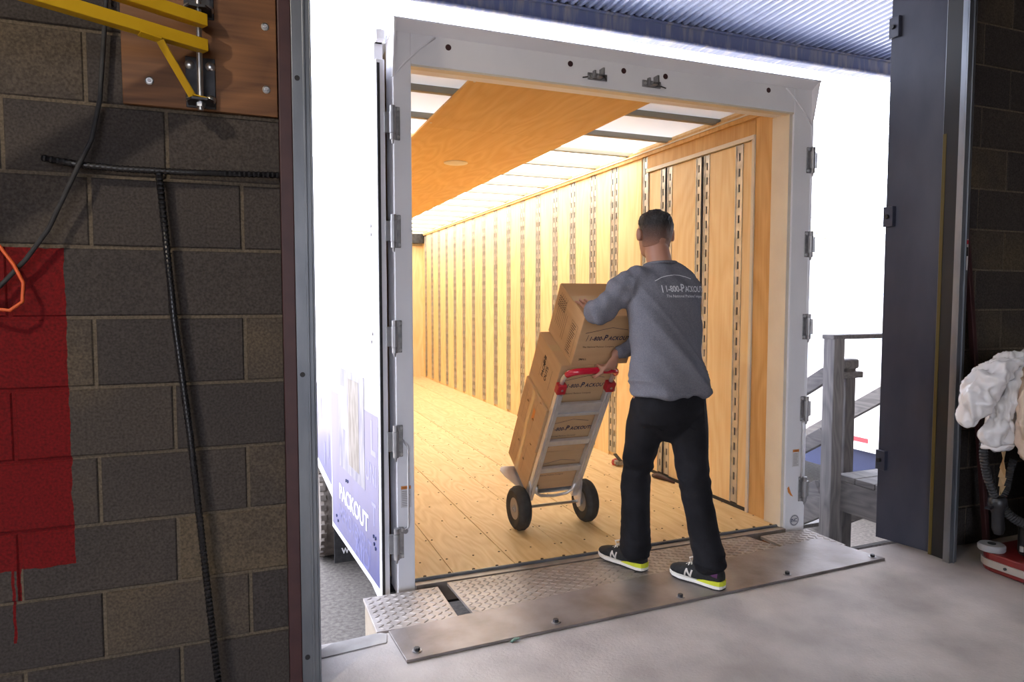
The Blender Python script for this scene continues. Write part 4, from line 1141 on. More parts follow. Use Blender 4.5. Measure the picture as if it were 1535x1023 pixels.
# hair: dark crop on top, short fade below
def hair_shell(zlo, zhi, grow, flatk=1.0):
    m = MB(); secs = []
    prof = [(-0.112, .030, .030, .012), (-0.098, .050, .060, .020), (-0.070, .062, .080, .010), (-0.03, .071, .093, .002), (0.01, .0755, .098, 0), (0.045, .0755, .098, -.002), (0.075, .068, .088, -.002), (0.096, .050, .066, -.002), (0.108, .022, .03, -.002)]
    def at(z):
        for i in range(len(prof) - 1):
            a, b_ = prof[i], prof[i + 1]
            if a[0] <= z <= b_[0]:
                t = (z - a[0]) / (b_[0] - a[0]); return [a[k] + (b_[k] - a[k]) * t for k in (1, 2, 3)]
        return list(prof[-1][1:])
    n = 14
    for i in range(n + 1):
        z = zlo + (zhi - zlo) * i / n
        rx, ry, yo = at(min(z, 0.108)); secs.append((z, rx + grow, ry + grow, yo))
    return secs
hm = MB(); secs = []
for i, (z, rx, ry, yo) in enumerate(hair_shell(-0.062, 0.106, 0.0)):
    t = max(0.0, min(1.0, (z + 0.062) / 0.11)); top = max(0.0, min(1.0, (z - 0.03) / 0.05))
    g = 0.0012 + 0.0065 * t ** 2
    back = 0.024 * (1 - top) ** 1.3                       # the hairline leaves the face and temples free
    secs.append((hd(0, yo - back * 0.9, z + 0.008 * top), hr_ * (rx + g), hf_ * (ry + g - back)))
secs.append((hd(0, -0.002, 0.121), hr_ * 0.026, hf_ * 0.036))
hm.loft(secs, 30)
def hairfn(co, n_):
    k = max(0.0, min(1.0, (co.z - HEAD.z + 0.01) / 0.06))
    return n_ * (k * (0.0030 * noise.noise(Vector((co.x * 150, co.y * 110, co.z * 60))) + 0.003 * noise.noise(co * 45)))
hair = remesh(hm, 'hair', 'hair', 0.0042, 3, parent=man, fn=hairfn)

# shirt --------------------------------------------------------------
sh = MB()
sh.loft([ring((1.890, 2.752, 0.905), (0.196, 0.142), tr_, tf_), ring((1.890, 2.755, 0.93), (0.198, 0.145), tr_, tf_), ring((1.889, 2.768, 1.02), (0.186, 0.136), tr_, tf_), ring((1.889, 2.785, 1.13), (0.184, 0.132), tr_, tf_), ring((1.888, 2.797, 1.25), (0.190, 0.134), tr_, tf_),
         ring((1.888, 2.812, 1.35), (0.194, 0.126), tr_, tf_), ring((1.889, 2.828, 1.43), (0.188, 0.110), tr_, tf_), ring((1.892, 2.838, 1.478), (0.158, 0.092), tr_, tf_), ring((1.895, 2.848, 1.510), (0.112, 0.080), tr_, tf_), ring((1.896, 2.856, 1.530), (0.078, 0.072), tr_, tf_)], 32, 2.15)
limb(sh, [(SHL + Vector((0.05, -0.01, 0.01)), 0.078, 0.078), (SHL + Vector((-0.01, 0, -0.015)), 0.074, 0.074), (SHL.lerp(ELL, 0.55), 0.064), (ELL, 0.055), (ELL.lerp(WRL, 0.35), 0.053), (ELL.lerp(WRL, 0.75), 0.046), (WRL - Vector((0.0, 0.006, 0.002)), 0.040)])
limb(sh, [(SHR + Vector((-0.05, -0.01, 0.01)), 0.080, 0.080), (SHR, 0.074), (SHR.lerp(ELR, 0.55), 0.063), (ELR, 0.058), (ELR.lerp(WRR, 0.4), 0.052), (WRR + (ELR - WRR).normalized() * 0.02, 0.036)])
def shirtfn(co, n_):
    d = 0.0
    # long diagonal folds pulled from the left armpit to the right hip, drag lines on the sleeves, bunching at the hem
    u = (co.x - 1.89) * 0.75 + (co.z - 1.15) * 0.55
    d += 0.019 * noise.noise(Vector((u * 14, co.y * 2, (co.z + co.x * 0.6) * 2.3)))
    d += 0.009 * noise.noise(Vector((co.x * 8, co.y * 8, co.z * 24))) * max(0.0, min(1.0, (1.10 - co.z) / 0.2))
    if co.x < 1.70: d += 0.011 * noise.noise(Vector((co.x * 26, co.y * 14, co.z * 20)))
    if co.y > 2.98: d += 0.006 * noise.noise(Vector((co.x * 40, co.y * 15, co.z * 15)))
    # sharp creases
    cr_ = max(0.0, 1 - abs(noise.noise(Vector((u * 9 + 3, co.y * 1.5, (co.z + co.x * 0.6) * 1.6)))) * 5)
    low_ = max(0.0, min(1.0, (1.30 - co.z) / 0.25))
    d += 0.010 * cr_ * cr_ * (0.35 + 0.65 * low_)
    cr2 = max(0.0, 1 - abs(noise.noise(Vector((co.x * 4 + 5, co.y * 4, co.z * 13 + co.x * 6)))) * 4)
    d += 0.008 * cr2 * max(0.0, min(1.0, (1.12 - co.z) / 0.12))
    d += 0.0018 * noise.noise(co * 60)
    return n_ * d
shirt = remesh(sh, 'shirt', 'shirt', 0.0085, 10, parent=man, fn=shirtfn)
shirt['label'] = 'heather grey long sleeved shirt'
# collar rib
MB().tube([NECK + Vector((0.0, 0.0, 0.026)) + tr_ * (0.070 * math.cos(a * 0.3927)) + tf_ * (0.069 * math.sin(a * 0.3927)) + UPV * (0.006 * -math.sin(a * 0.3927)) for a in range(17)], 0.008, 8).build('collar', 'shirt', man, smooth=True)
# print on the back, wrapped onto the cloth
so = origin_of(man)
bv = BVHTree.FromPolygons([v.co + so for v in shirt.data.vertices], [tuple(p.vertices) for p in shirt.data.polygons])
def wrap(vf, o, k, kz, name, m, depth=0.0026):
    # lay the flat word on the back: x to the man's right, z up, cast along his facing direction
    import bmesh as _b
    me = bpy.data.meshes.new('w'); me.from_pydata(vf[0], [], vf[1]); bm = _b.new(); bm.from_mesh(me)
    _b.ops.triangulate(bm, faces=bm.faces)
    _b.ops.subdivide_edges(bm, edges=[e for e in bm.edges if e.calc_length() * k > 0.012], cuts=2)
    _b.ops.triangulate(bm, faces=bm.faces)
    vs = []
    for v in bm.verts:
        p = Vector(o) + tr_ * (v.co.x * k) + UPV * (v.co.y * kz) - tf_ * 0.5
        hit = bv.ray_cast(p, tf_)
        q = (hit[0] + hit[1] * depth - tf_ * 0.001) if hit[0] is not None else p + tf_ * 0.45
        vs.append(q)
    fs = [tuple(v.index for v in f.verts) for f in bm.faces]
    bm.free(); bpy.data.meshes.remove(me)
    mm = MB(); mm.add(vs, fs)
    return mm.build(name, m, shirt)
v = word([('1-800-', 0.040), ('P', 0.052), ('ACKOUTS', 0.040)], gap=0.04, offset=0.02)
kk = 0.25 / v[2]
wrap(v, (1.828, 2.75, 1.388), kk, 1.0, 'lettering', 'shirt_print')
v = word([('The National Packout Company', 0.020)], offset=0.008)
wrap(v, (1.822, 2.75, 1.362), 0.24 / v[2], 0.9, 'tag_line', 'shirt_print')
pts = [(0.0, 0.0), (0.035, 0.016), (0.07, 0.025), (0.105, 0.029), (0.14, 0.028), (0.175, 0.022), (0.205, 0.012)]
lv, lf = [], []
for i, (a, b_) in enumerate(pts):
    lv += [Vector((a, b_, 0)), Vector((a, b_ + 0.0032, 0))]
    if i: lf.append((2 * i - 2, 2 * i, 2 * i + 1, 2 * i - 1))
wrap((lv, lf), (1.785, 2.75, 1.436), 1.0, 1.0, 'roof_line', 'shirt_print')
wrap(([Vector((0, 0, 0)), Vector((0.004, 0, 0)), Vector((0.004, 0.034, 0)), Vector((0.0, 0.034, 0))], [(0, 1, 2, 3)]), (1.808, 2.75, 1.384), 1.0, 1.0, 'bar_mark', 'shirt_print')

# jeans --------------------------------------------------------------
jn = MB()
jn.loft([ring((1.897, 2.79, 0.668), (0.022, 0.05), tr_, tf_), ring((1.895, 2.78, 0.71), (0.080, 0.09), tr_, tf_), ring((1.893, 2.765, 0.77), (0.168, 0.122), tr_, tf_), ring((1.893, 2.757, 0.84), (0.183, 0.136), tr_, tf_), ring((1.892, 2.758, 0.92), (0.176, 0.128), tr_, tf_), ring((1.892, 2.77, 0.99), (0.164, 0.116), tr_, tf_)], 26, 2.2)
FL, FR = yaw(-18), yaw(-22)
limb(jn, [(HIPL + Vector((0, 0, -0.06)), 0.098, 0.112), (HIPL.lerp(KNL, 0.4), 0.089, 0.098), (HIPL.lerp(KNL, 0.75), 0.078, 0.084), (KNL, 0.074, 0.077), (KNL.lerp(ANL, 0.35), 0.072, 0.076), (KNL.lerp(ANL, 0.7), 0.069, 0.073), (ANL + Vector((0, 0, 0.015)), 0.070, 0.076), (ANL + Vector((0, 0, -0.010)), 0.070, 0.078)], 20)
limb(jn, [(HIPR + Vector((0, 0, -0.06)), 0.098, 0.112), (HIPR.lerp(KNR, 0.4), 0.089, 0.098), (HIPR.lerp(KNR, 0.75), 0.078, 0.084), (KNR, 0.073, 0.077), (KNR.lerp(ANR, 0.35), 0.070, 0.074), (KNR.lerp(ANR, 0.7), 0.066, 0.070), (ANR + Vector((0, 0, 0.03)), 0.068, 0.072), (ANR + Vector((0, 0, 0.005)), 0.070, 0.075)], 20)
def jeansfn(co, n_):
    low = max(0.0, min(1.0, (0.32 - co.z) / 0.2)); kn_ = math.exp(-((co.z - 0.50) / 0.10) ** 2)
    d = 0.018 * low * (0.5 - abs(noise.noise(Vector((co.x * 8, co.y * 8, co.z * 26))))) + 0.012 * kn_ * noise.noise(Vector((co.x * 10, co.y * 10, co.z * 26)))
    d += 0.004 * noise.noise(Vector((co.x * 14, co.y * 14, co.z * 9)))
    return n_ * d
jeans = remesh(jn, 'jeans', 'denim', 0.0085, 4, parent=man, fn=jeansfn)
# back pockets
jb = BVHTree.FromPolygons([v.co + so for v in jeans.data.vertices], [tuple(p.vertices) for p in jeans.data.polygons])
for x0 in (-0.125, 0.02):
    gm = MB(); q = []
    for (a, z) in ((0, 0.875), (0.105, 0.872), (0.108, 0.775), (0.054, 0.745), (0.002, 0.775), (0, 0.875)):
        h_ = jb.ray_cast(Vector((1.893, 2.40, z)) + tr_ * (x0 + a), tf_)
        q.append(h_[0] - tf_ * 0.0015)
    gm.tube(q, 0.0022, 6, cap=False)
    gm.build('pocket_seam', 'denim', jeans)

# shoes --------------------------------------------------------------
def shoe(heel, toe, pitch, nm):
    heel, toe = Vector(heel), Vector(toe)
    L_ = (toe - heel).length; F_ = (toe - heel).normalized(); Rr = F_.cross(UPV).normalized(); U_ = Rr.cross(F_).normalized()
    def s3(f, r, u): return heel + F_ * (f * L_) + Rr * r + U_ * u
    upper = MB()
    upper.loft([(s3(0.015, 0, 0.052), Rr * 0.020, U_ * 0.034), (s3(0.05, 0, 0.056), Rr * 0.031, U_ * 0.040), (s3(0.16, 0, 0.060), Rr * 0.037, U_ * 0.047), (s3(0.32, 0, 0.060), Rr * 0.038, U_ * 0.047), (s3(0.46, 0, 0.054), Rr * 0.041, U_ * 0.040), (s3(0.62, 0, 0.046), Rr * 0.046, U_ * 0.032),
                (s3(0.78, 0, 0.040), Rr * 0.047, U_ * 0.026), (s3(0.90, 0, 0.036), Rr * 0.040, U_ * 0.021), (s3(0.97, 0, 0.034), Rr * 0.026, U_ * 0.015), (s3(0.99, 0, 0.034), Rr * 0.012, U_ * 0.008)], 22, 2.3)
    o = upper.build(nm, 'shoe_black', man, smooth=True)
    def outline(u, g):
        pts = [(0.0, 0.012), (0.02, 0.026), (0.10, 0.036), (0.25, 0.037), (0.42, 0.037), (0.58, 0.044), (0.74, 0.049), (0.88, 0.044), (0.96, 0.030), (1.0, 0.012)]
        rise = lambda f: 0.010 * max(0, (f - 0.75) / 0.25) ** 2
        return [s3(f, w + g, u + rise(f)) for f, w in pts] + [s3(f, -w - g, u + rise(f)) for f, w in reversed(pts)]
    def slab(u0, u1, g, name, m, f0=0.0, f1=1.0):
        a, b_ = outline(u0, g), outline(u1, g); n = len(a)
        mm = MB(); mm.add(a + b_, [tuple(range(n - 1, -1, -1)), tuple(range(n, 2 * n))] + [(i, (i + 1) % n, n + (i + 1) % n, n + i) for i in range(n)])
        return mm.build(name, m, o, fix=True, bevel=0.002)
    slab(0.000, 0.006, 0.0, 'outsole', 'black_rubber')
    slab(0.006, 0.021, 0.003, 'midsole', 'shoe_white')
    # lime heel wedge
    hm_ = MB(); hs2 = [(0.42, 0.0395), (0.30, 0.0405), (0.12, 0.0395), (0.02, 0.030), (-0.012, 0.012)]
    lowp = [s3(f, -w, 0.0215) for f, w in hs2] + [s3(f, w, 0.0215) for f, w in reversed(hs2)]
    hip = [s3(f, -w * 0.99, 0.0215 + hh) for (f, w), hh in zip(hs2, (0.002, 0.014, 0.019, 0.021, 0.021))] + [s3(f, w * 0.99, 0.0215 + hh) for (f, w), hh in zip(reversed(hs2), (0.021, 0.021, 0.019, 0.014, 0.002))]
    n = len(lowp); hm_.add(lowp + hip, [tuple(range(n)), tuple(range(2 * n - 1, n - 1, -1))] + [(i, (i + 1) % n, n + (i + 1) % n, n + i) for i in range(n)])
    hm_.build('heel_wedge', 'lime', o, fix=True)
    # purple heel collar
    MB().loft([(s3(0.06, 0, 0.066), Rr * 0.034, U_ * 0.022), (s3(0.12, 0, 0.070), Rr * 0.039, U_ * 0.026), (s3(0.22, 0, 0.074), Rr * 0.040, U_ * 0.024), (s3(0.30, 0, 0.078), Rr * 0.036, U_ * 0.018)], 18).build('heel_collar', 'purple', o, smooth=True)
    # letter on both sides, laid on the upper
    sbv = BVHTree.FromPolygons([p.copy() for p in upper.v], upper.f)
    for sd in (-1, 1):
        v = word([('N', 0.050)], offset=0.035)
        ex = -F_ if sd < 0 else F_                      # reading direction seen from that side
        f0 = 0.655 if sd < 0 else 0.475
        me = bpy.data.meshes.new('w'); me.from_pydata(v[0], [], v[1]); bm = bmesh.new(); bm.from_mesh(me)
        for _ in range(3):
            bmesh.ops.triangulate(bm, faces=bm.faces)
            bmesh.ops.subdivide_edges(bm, edges=[e for e in bm.edges if e.calc_length() > 0.006], cuts=1)
        bmesh.ops.triangulate(bm, faces=bm.faces); bm.verts.index_update()
        ub = []
        for vv in bm.verts:
            p = vv.co
            q = s3(f0, sd * 0.20, 0.030) + ex * (p.x * 1.05) + U_ * (p.y * 0.95) - F_ * (0.30 * p.y)
            hit = sbv.ray_cast(q, -Rr * sd)
            ub.append(hit[0] + (hit[1] if hit[1].dot(Rr * sd) > 0 else -hit[1]) * 0.002 if hit[0] is not None else q - Rr * sd * 0.165)
        m = MB(); m.add(ub, [tuple(x.index for x in f.verts) for f in bm.faces]); m.build('letter', 'shoe_letter', o)
        bm.free(); bpy.data.meshes.remove(me)
    # laces
    lc = MB()
    for i in range(4):
        f = 0.50 + i * 0.055; zt = 0.103 - i * 0.0105
        lc.tube([s3(f, -0.024, zt - 0.010), s3(f + 0.01, -0.012, zt), s3(f + 0.012, 0.012, zt), s3(f, 0.024, zt - 0.010)], 0.0034, 6)
    for sd in (-1, 1):
        lc.tube([s3(0.47, 0, 0.108), s3(0.50, sd * 0.018, 0.124), s3(0.57, sd * 0.034, 0.118), s3(0.55, sd * 0.030, 0.100), s3(0.49, sd * 0.006, 0.107)], 0.0034, 6)
    lc.build('laces', 'shoe_white', o, smooth=True)
    return o
shoe((1.838, 2.868, 0.002), (1.742, 3.155, 0.002), 0, 'shoe')
shoe((2.040, 2.527, 0.0125), (1.938, 2.793, 0.0125), 0, 'shoe')

# ------------------------------------------------------------------ things on the left wall
bd = MB().box((-0.326, YW - 0.020, 1.950), (0.122, YW - 0.0015, 2.75)).build('plywood_board', 'ply_board', bevel=0.002)
tag(bd, 'brown plywood backing board screwed to the block wall', 'board')
for (x, z) in ((-0.252, 2.025), (0.088, 2.035), (0.088, 2.235), (-0.252, 2.42), (0.088, 2.45)):
    w_ = MB().lathe((x, YW - 0.020, z), (0, -1, 0), [(0.0125, 0), (0.0125, 0.002), (0.009, 0.004)], 18).build('washer', 'zinc', bd)
    MB().cyl((x, YW - 0.0235, z), (x, YW - 0.028, z), 0.0055, n=6).build('screw_head', 'steel_dull', w_)
ya = YW - 0.0206
arm = thing('swing_arm', (-0.105, ya, 1.93), 'yellow steel swing arm on a hinge bracket bolted to the plywood board', 'swing arm')
for z0, z1 in ((1.955, 2.112), (2.232, 2.36)):
    pl = MB().box((-0.150, ya - 0.005, z0), (-0.064, ya, z1)).build('bracket_plate', 'black_steel', arm, bevel=0.002)
    ztab = z0 + 0.006
    MB().prism([(-0.145, ya - 0.005, ztab), (-0.069, ya - 0.005, ztab), (-0.069, ya - 0.055, ztab), (-0.085, ya - 0.085, ztab), (-0.130, ya - 0.085, ztab), (-0.145, ya - 0.055, ztab)], (0, 0, 0.008)).build('bracket_tab', 'black_steel', pl, bevel=0.001)
    for x in (-0.137, -0.078):
        for z in (z0 + 0.028, z1 - 0.026):
            MB().lathe((x, ya - 0.005, z), (0, -1, 0), [(0.015, 0), (0.0145, 0.003), (0.010, 0.007), (0.004, 0.009)], 18).build('bolt_head', 'zinc', pl, smooth='auto')
MB().cyl((-0.106, ya - 0.06, 1.935), (-0.106, ya - 0.06, 2.42), 0.0085, n=14).build('hinge_rod', 'zinc', arm, smooth='auto')
MB().cyl((-0.106, ya - 0.06, 1.945), (-0.106, ya - 0.06, 1.957), 0.014, n=6).build('rod_nut', 'zinc', arm)
yb = ya - 0.06
for zc, drop in ((2.125, 0.0), (2.200, 0.0)):
    p0 = Vector((-0.088, yb - 0.012, zc)); p1 = Vector((-1.30, yb - 0.72, zc))
    MB().beam(p0, p1, 0.036, 0.036).build('arm_bar', 'yellow_paint', arm, bevel=0.002)
stp = [(-0.255, yb - 0.12, 2.104), (-0.205, yb - 0.095, 2.100), (-0.128, yb - 0.012, 1.972), (-0.085, yb - 0.005, 1.966)]
m_ = MB()
for a, b_ in zip(stp, stp[1:]): m_.beam(a, b_, 0.024, 0.004, up=(0, 0.3, 1))
m_.build('brace_strap', 'yellow_paint', arm)

# black T shaped bar leaning on the wall
tb = thing('t_bar', (-0.09, 2.36, 0.0), 'black ribbed T shaped bar leaning against the block wall', 'bar')
def ribbed(pts, r, name):
    o = MB().tube(pts, r, 10).build(name, 'bar_black', tb, smooth=True)
    rb = MB(); P_ = [Vector(p) for p in pts]
    for a, b_ in zip(P_, P_[1:]):
        n = max(1, int((b_ - a).length / 0.014))
        for i in range(n):
            c = a.lerp(b_, (i + 0.5) / n); d = (b_ - a).normalized()
            rb.cyl(c - d * 0.0028, c + d * 0.0028, r + 0.0017, n=10)
    rb = rb.build('ribs', 'bar_black', o); rb['kind'] = 'stuff'
ribbed([(-0.536, 2.395, 1.765), (-0.44, 2.397, 1.752), (-0.336, 2.40, 1.748), (-0.15, 2.405, 1.750), (0.122, 2.41, 1.760)], 0.0095, 'cross_piece')
ribbed([(-0.231, 2.398, 1.744), (-0.200, 2.395, 1.287), (-0.164, 2.388, 0.925), (-0.092, 2.372, 0.0)], 0.0095, 'shaft')

cb = MB().tube([(-0.355, 2.415, 2.75), (-0.360, 2.412, 2.25), (-0.369, 2.408, 2.129), (-0.385, 2.408, 1.95), (-0.409, 2.402, 1.83), (-0.443, 2.375, 1.739), (-0.526, 2.39, 1.557), (-0.587, 2.40, 1.468), (-0.655, 2.405, 1.389), (-0.80, 2.40, 1.28), (-1.0, 2.395, 1.22)], 0.0068, 8)
tag(cb.build('power_cable', 'black_rubber', smooth=True), 'thin black cable hanging down the block wall behind the T bar', 'cable')
oc = MB().tube([(-0.78, 2.40, 1.62), (-0.70, 2.39, 1.565), (-0.646, 2.385, 1.506), (-0.612, 2.38, 1.452), (-0.590, 2.378, 1.40), (-0.594, 2.378, 1.345), (-0.626, 2.38, 1.320), (-0.665, 2.385, 1.325), (-0.74, 2.39, 1.36)], 0.0052, 8)
tag(oc.build('extension_cord', 'orange_cord', smooth=True), 'orange cord loop hanging in front of the red painted blocks', 'cord')
tag(MB().beam((3.545, 2.52, 1.75), (3.70, 2.44, 0.0), 0.028, 0.028).build('wooden_pole', 'maroon_paint', bevel=0.004), 'dark brown pole leaning on the wall behind the bagged machine', 'pole')

# ------------------------------------------------------------------ floor machine with a plastic bag over it, right edge
fm_ = thing('floor_scrubber', (3.70, 1.98, 0.0), 'floor cleaning machine with red base bumper and black ribbed hoses', 'floor machine')
def rrect(x0, x1, y0, y1, r, z, n=6):
    P_ = []
    for cx_, cy_, a0 in ((x1 - r, y1 - r, 0), (x0 + r, y1 - r, 90), (x0 + r, y0 + r, 180), (x1 - r, y0 + r, 270)):
        for i in range(n + 1):
            a = R(a0 + 90 * i / n); P_.append((cx_ + r * math.cos(a), cy_ + r * math.sin(a), z))
    return P_
MB().prism(rrect(3.420, 4.00, 1.55, 2.32, 0.10, 0.006), (0, 0, 0.094)).build('base_skirt', 'machine_red', fm_, bevel=0.008)
strip = MB().prism(rrect(3.412, 4.008, 1.54, 2.328, 0.105, 0.030), (0, 0, 0.036)).build('bumper_strip', 'machine_strip', fm_, bevel=0.002)
for y in (2.16, 2.0, 1.85):
    MB().cyl((3.413, y, 0.048), (3.406, y, 0.048), 0.007, n=10).build('screw', 'black_steel', strip)
rl = MB().lathe((3.468, 2.265, 0.100), (0, 0, 1), [(0.056, 0), (0.060, 0.006), (0.060, 0.026), (0.054, 0.032)], 26).build('corner_roller', 'grey_plastic', fm_, smooth='auto')
MB().cyl((3.468, 2.265, 0.132), (3.468, 2.265, 0.136), 0.018, n=14).build('roller_cap', 'black', rl)
MB().prism(rrect(3.50, 3.97, 1.60, 2.20, 0.08, 0.10), (0, 0, 0.15)).build('deck_cover', 'plastic_dark', fm_, bevel=0.02)
MB().cyl((3.50, 2.14, 0.13), (3.50, 2.14, 0.155), 0.012, n=8).build('wing_nut', 'zinc', fm_)
MB().prism(rrect(3.60, 3.96, 1.66, 2.16, 0.08, 0.26), (0, 0, 0.66)).build('tank', 'plastic_dark', fm_, bevel=0.03)
MB().beam((3.50, 2.12, 0.63), (3.64, 2.04, 0.38), 0.05, 0.07).build('handle_arm', 'plastic_dark', fm_, bevel=0.01)
def hose(path, r, name):
    P_ = [Vector(p) for p in path]; pts = []; 
    for i in range(len(P_) - 1):
        for k in range(14):
            t = k / 14
            a = P_[max(i - 1, 0)]; b_ = P_[i]; c = P_[i + 1]; d = P_[min(i + 2, len(P_) - 1)]
            pts.append(0.5 * ((2 * b_) + (c - a) * t + (2 * a - 5 * b_ + 4 * c - d) * t * t + (3 * b_ - a - 3 * c + d) * t ** 3))
    pts.append(P_[-1])
    rs_ = [r * (1.0 if i % 2 else 0.78) for i in range(len(pts))]
    MB().tube(pts, rs_, 12).build(name, 'black_rubber', fm_, smooth='auto')
hose([(3.305, 2.215, 0.70), (3.30, 2.21, 0.60), (3.325, 2.205, 0.50), (3.375, 2.20, 0.40)], 0.020, 'ribbed_hose')
hose([(3.42, 2.20, 0.36), (3.44, 2.17, 0.31), (3.50, 2.13, 0.27), (3.58, 2.10, 0.28), (3.64, 2.08, 0.34)], 0.024, 'ribbed_hose')
hose([(3.47, 2.18, 0.58), (3.45, 2.185, 0.50), (3.44, 2.19, 0.43), (3.41, 2.20, 0.37)], 0.018, 'ribbed_hose')
nz = MB().lathe((3.395, 2.20, 0.385), (0.10, 0, -1), [(0.030, -0.012), (0.040, 0.0), (0.042, 0.028), (0.034, 0.045), (0.026, 0.08), (0.028, 0.15), (0.020, 0.175)], 20).build('hose_cuff', 'plastic_dark', fm_, smooth='auto')
MB().beam((3.355, 2.20, 0.352), (3.318, 2.195, 0.348), 0.022, 0.010).build('latch_lever', 'plastic_dark', nz)
tw = MB()
for i in range(5):
    a = i * 0.7; b_ = (i + 1) * 0.7
    q0 = Vector((3.405, 2.185, 0.62 - i * 0.042)); q1 = Vector((3.405 - 0.004 * i, 2.185, 0.62 - (i + 1) * 0.042))
    tw.add([q0 + Vector((0.014 * math.cos(a), 0.014 * math.sin(a), 0)), q0 - Vector((0.014 * math.cos(a), 0.014 * math.sin(a), 0)), q1 - Vector((0.014 * math.cos(b_), 0.014 * math.sin(b_), 0)), q1 + Vector((0.014 * math.cos(b_), 0.014 * math.sin(b_), 0))], [(0, 1, 2, 3)])
tw = tw.build('strap_tie', 'tan_fabric', fm_); sd = tw.modifiers.new('solid', 'SOLIDIFY'); sd.thickness = 0.003

bag = thing('plastic_bag', (3.40, 2.16, 0.62), 'crumpled translucent white plastic bag draped over the floor machine', 'bag')
def bagfn(k, amp):
    def fn(co, n_):
        # creased film: sharp ridges running down the hang, broken by cross crumples
        a = abs(noise.noise(Vector((co.x * 13 * k, co.y * 13 * k, co.z * 4.5 * k + 4))))
        b_ = abs(noise.noise(Vector((co.x * 20 * k + 9, co.y * 20 * k, co.z * 13 * k))))
        c = noise.noise(co * 7 * k)
        return n_ * (amp * (1.1 * c - 1.5 * a - 0.8 * b_ + 0.5))
    return fn
b1 = MB()
limb(b1, [((3.60, 2.08, 1.085), 0.05, 0.03), ((3.47, 2.13, 1.085), 0.058, 0.036), ((3.37, 2.16, 1.058), 0.070, 0.050), ((3.28, 2.19, 0.985), 0.082, 0.062), ((3.222, 2.20, 0.88), 0.070, 0.066), ((3.202, 2.205, 0.80), 0.050, 0.046), ((3.200, 2.205, 0.76), 0.034, 0.03)], 20)
remesh(b1, 'bag_fold', 'bag_plastic', 0.0075, 2, parent=bag, fn=bagfn(1.4, 0.030))
b2 = MB()
limb(b2, [((3.43, 2.14, 1.05), 0.05, 0.05), ((3.385, 2.14, 0.94), 0.072, 0.055), ((3.345, 2.15, 0.82), 0.072, 0.055), ((3.322, 2.16, 0.73), 0.078, 0.060), ((3.318, 2.165, 0.685), 0.072, 0.055)], 20)
remesh(b2, 'bag_sleeve', 'bag_plastic', 0.0075, 2, parent=bag, fn=bagfn(1.5, 0.026))
hem = [(3.318 + 0.070 * math.cos(a * 0.4189), 2.16 + 0.055 * math.sin(a * 0.4189), 0.668 + 0.014 * math.cos(a * 0.4189) + 0.006 * math.sin(a * 1.9)) for a in range(16)]
MB().tube(hem, [0.009 + 0.004 * math.sin(a * 2.1) for a in range(16)], 8).build('bag_hem', 'bag_plastic', bag, smooth=True)
b3 = MB()
limb(b3, [((3.43, 2.06, 1.02), 0.06, 0.05), ((3.415, 2.055, 0.93), 0.085, 0.06), ((3.40, 2.05, 0.80), 0.095, 0.065), ((3.405, 2.05, 0.69), 0.085, 0.055), ((3.44, 2.05, 0.61), 0.05, 0.04)], 22)
remesh(b3, 'bag_body', 'bag_tan', 0.0075, 2, parent=bag, fn=bagfn(1.5, 0.024))

# ------------------------------------------------------------------ wooden stairs right of the trailer
stt = thing('wooden_stairs', (4.2, 3.6, GROUND), 'weathered grey wooden stair landing with posts and handrails beside the trailer', 'stairs')
def W_(a, b_, nm, m='grey_wood'): return MB().box(a, b_).build(nm, m, stt, bevel=0.005)
W_((3.700, 3.50, GROUND), (3.795, 3.595, 1.095), 'post')
W_((3.945, 3.62, GROUND), (4.035, 3.71, 0.90), 'post')
W_((4.95, 3.50, GROUND), (5.05, 3.60, 1.095), 'post')
W_((4.95, 2.80, GROUND), (5.05, 2.90, 1.095), 'post')
MB().box((3.69, 3.50, 1.085), (5.06, 3.60, 1.115)).build('top_rail', 'grey_wood_flat', stt, bevel=0.004)
MB().box((3.86, 3.605, 0.80), (4.09, 3.72, 0.845)).build('rail_block', 'grey_wood_flat', stt, bevel=0.006)
MB().box((3.86, 3.61, 0.865), (4.06, 3.70, 0.935)).build('rail_block', 'grey_wood_flat', stt, bevel=0.018, seg=3)
# flight running down, away from the dock
def slope(x, z0, w, h, nm, y0=3.60, y1=5.6, dz=-0.62):
    MB().beam((x, y0, z0), (x, y1, z0 + dz * (y1 - y0)), w, h).build(nm, 'grey_wood_flat', stt, bevel=0.004)
slope(3.745, 0.84, 0.045, 0.10, 'handrail')
slope(3.745, 0.42, 0.045, 0.10, 'mid_rail')
slope(3.745, -0.02, 0.05, 0.24, 'stringer')
slope(4.90, 0.90, 0.05, 0.12, 'handrail')
slope(4.90, 0.05, 0.05, 0.24, 'stringer')
W_((3.70, 5.05, GROUND), (3.79, 5.14, 0.02), 'post')
W_((3.70, 4.25, GROUND), (3.775, 4.325, 0.46), 'baluster')
for i in range(5):
    y = 3.74 + i * 0.28; z = -0.05 - i * 0.19
    MB().box((3.77, y, z - 0.035), (4.88, y + 0.27, z)).build('tread', 'grey_wood_flat', stt, bevel=0.004)
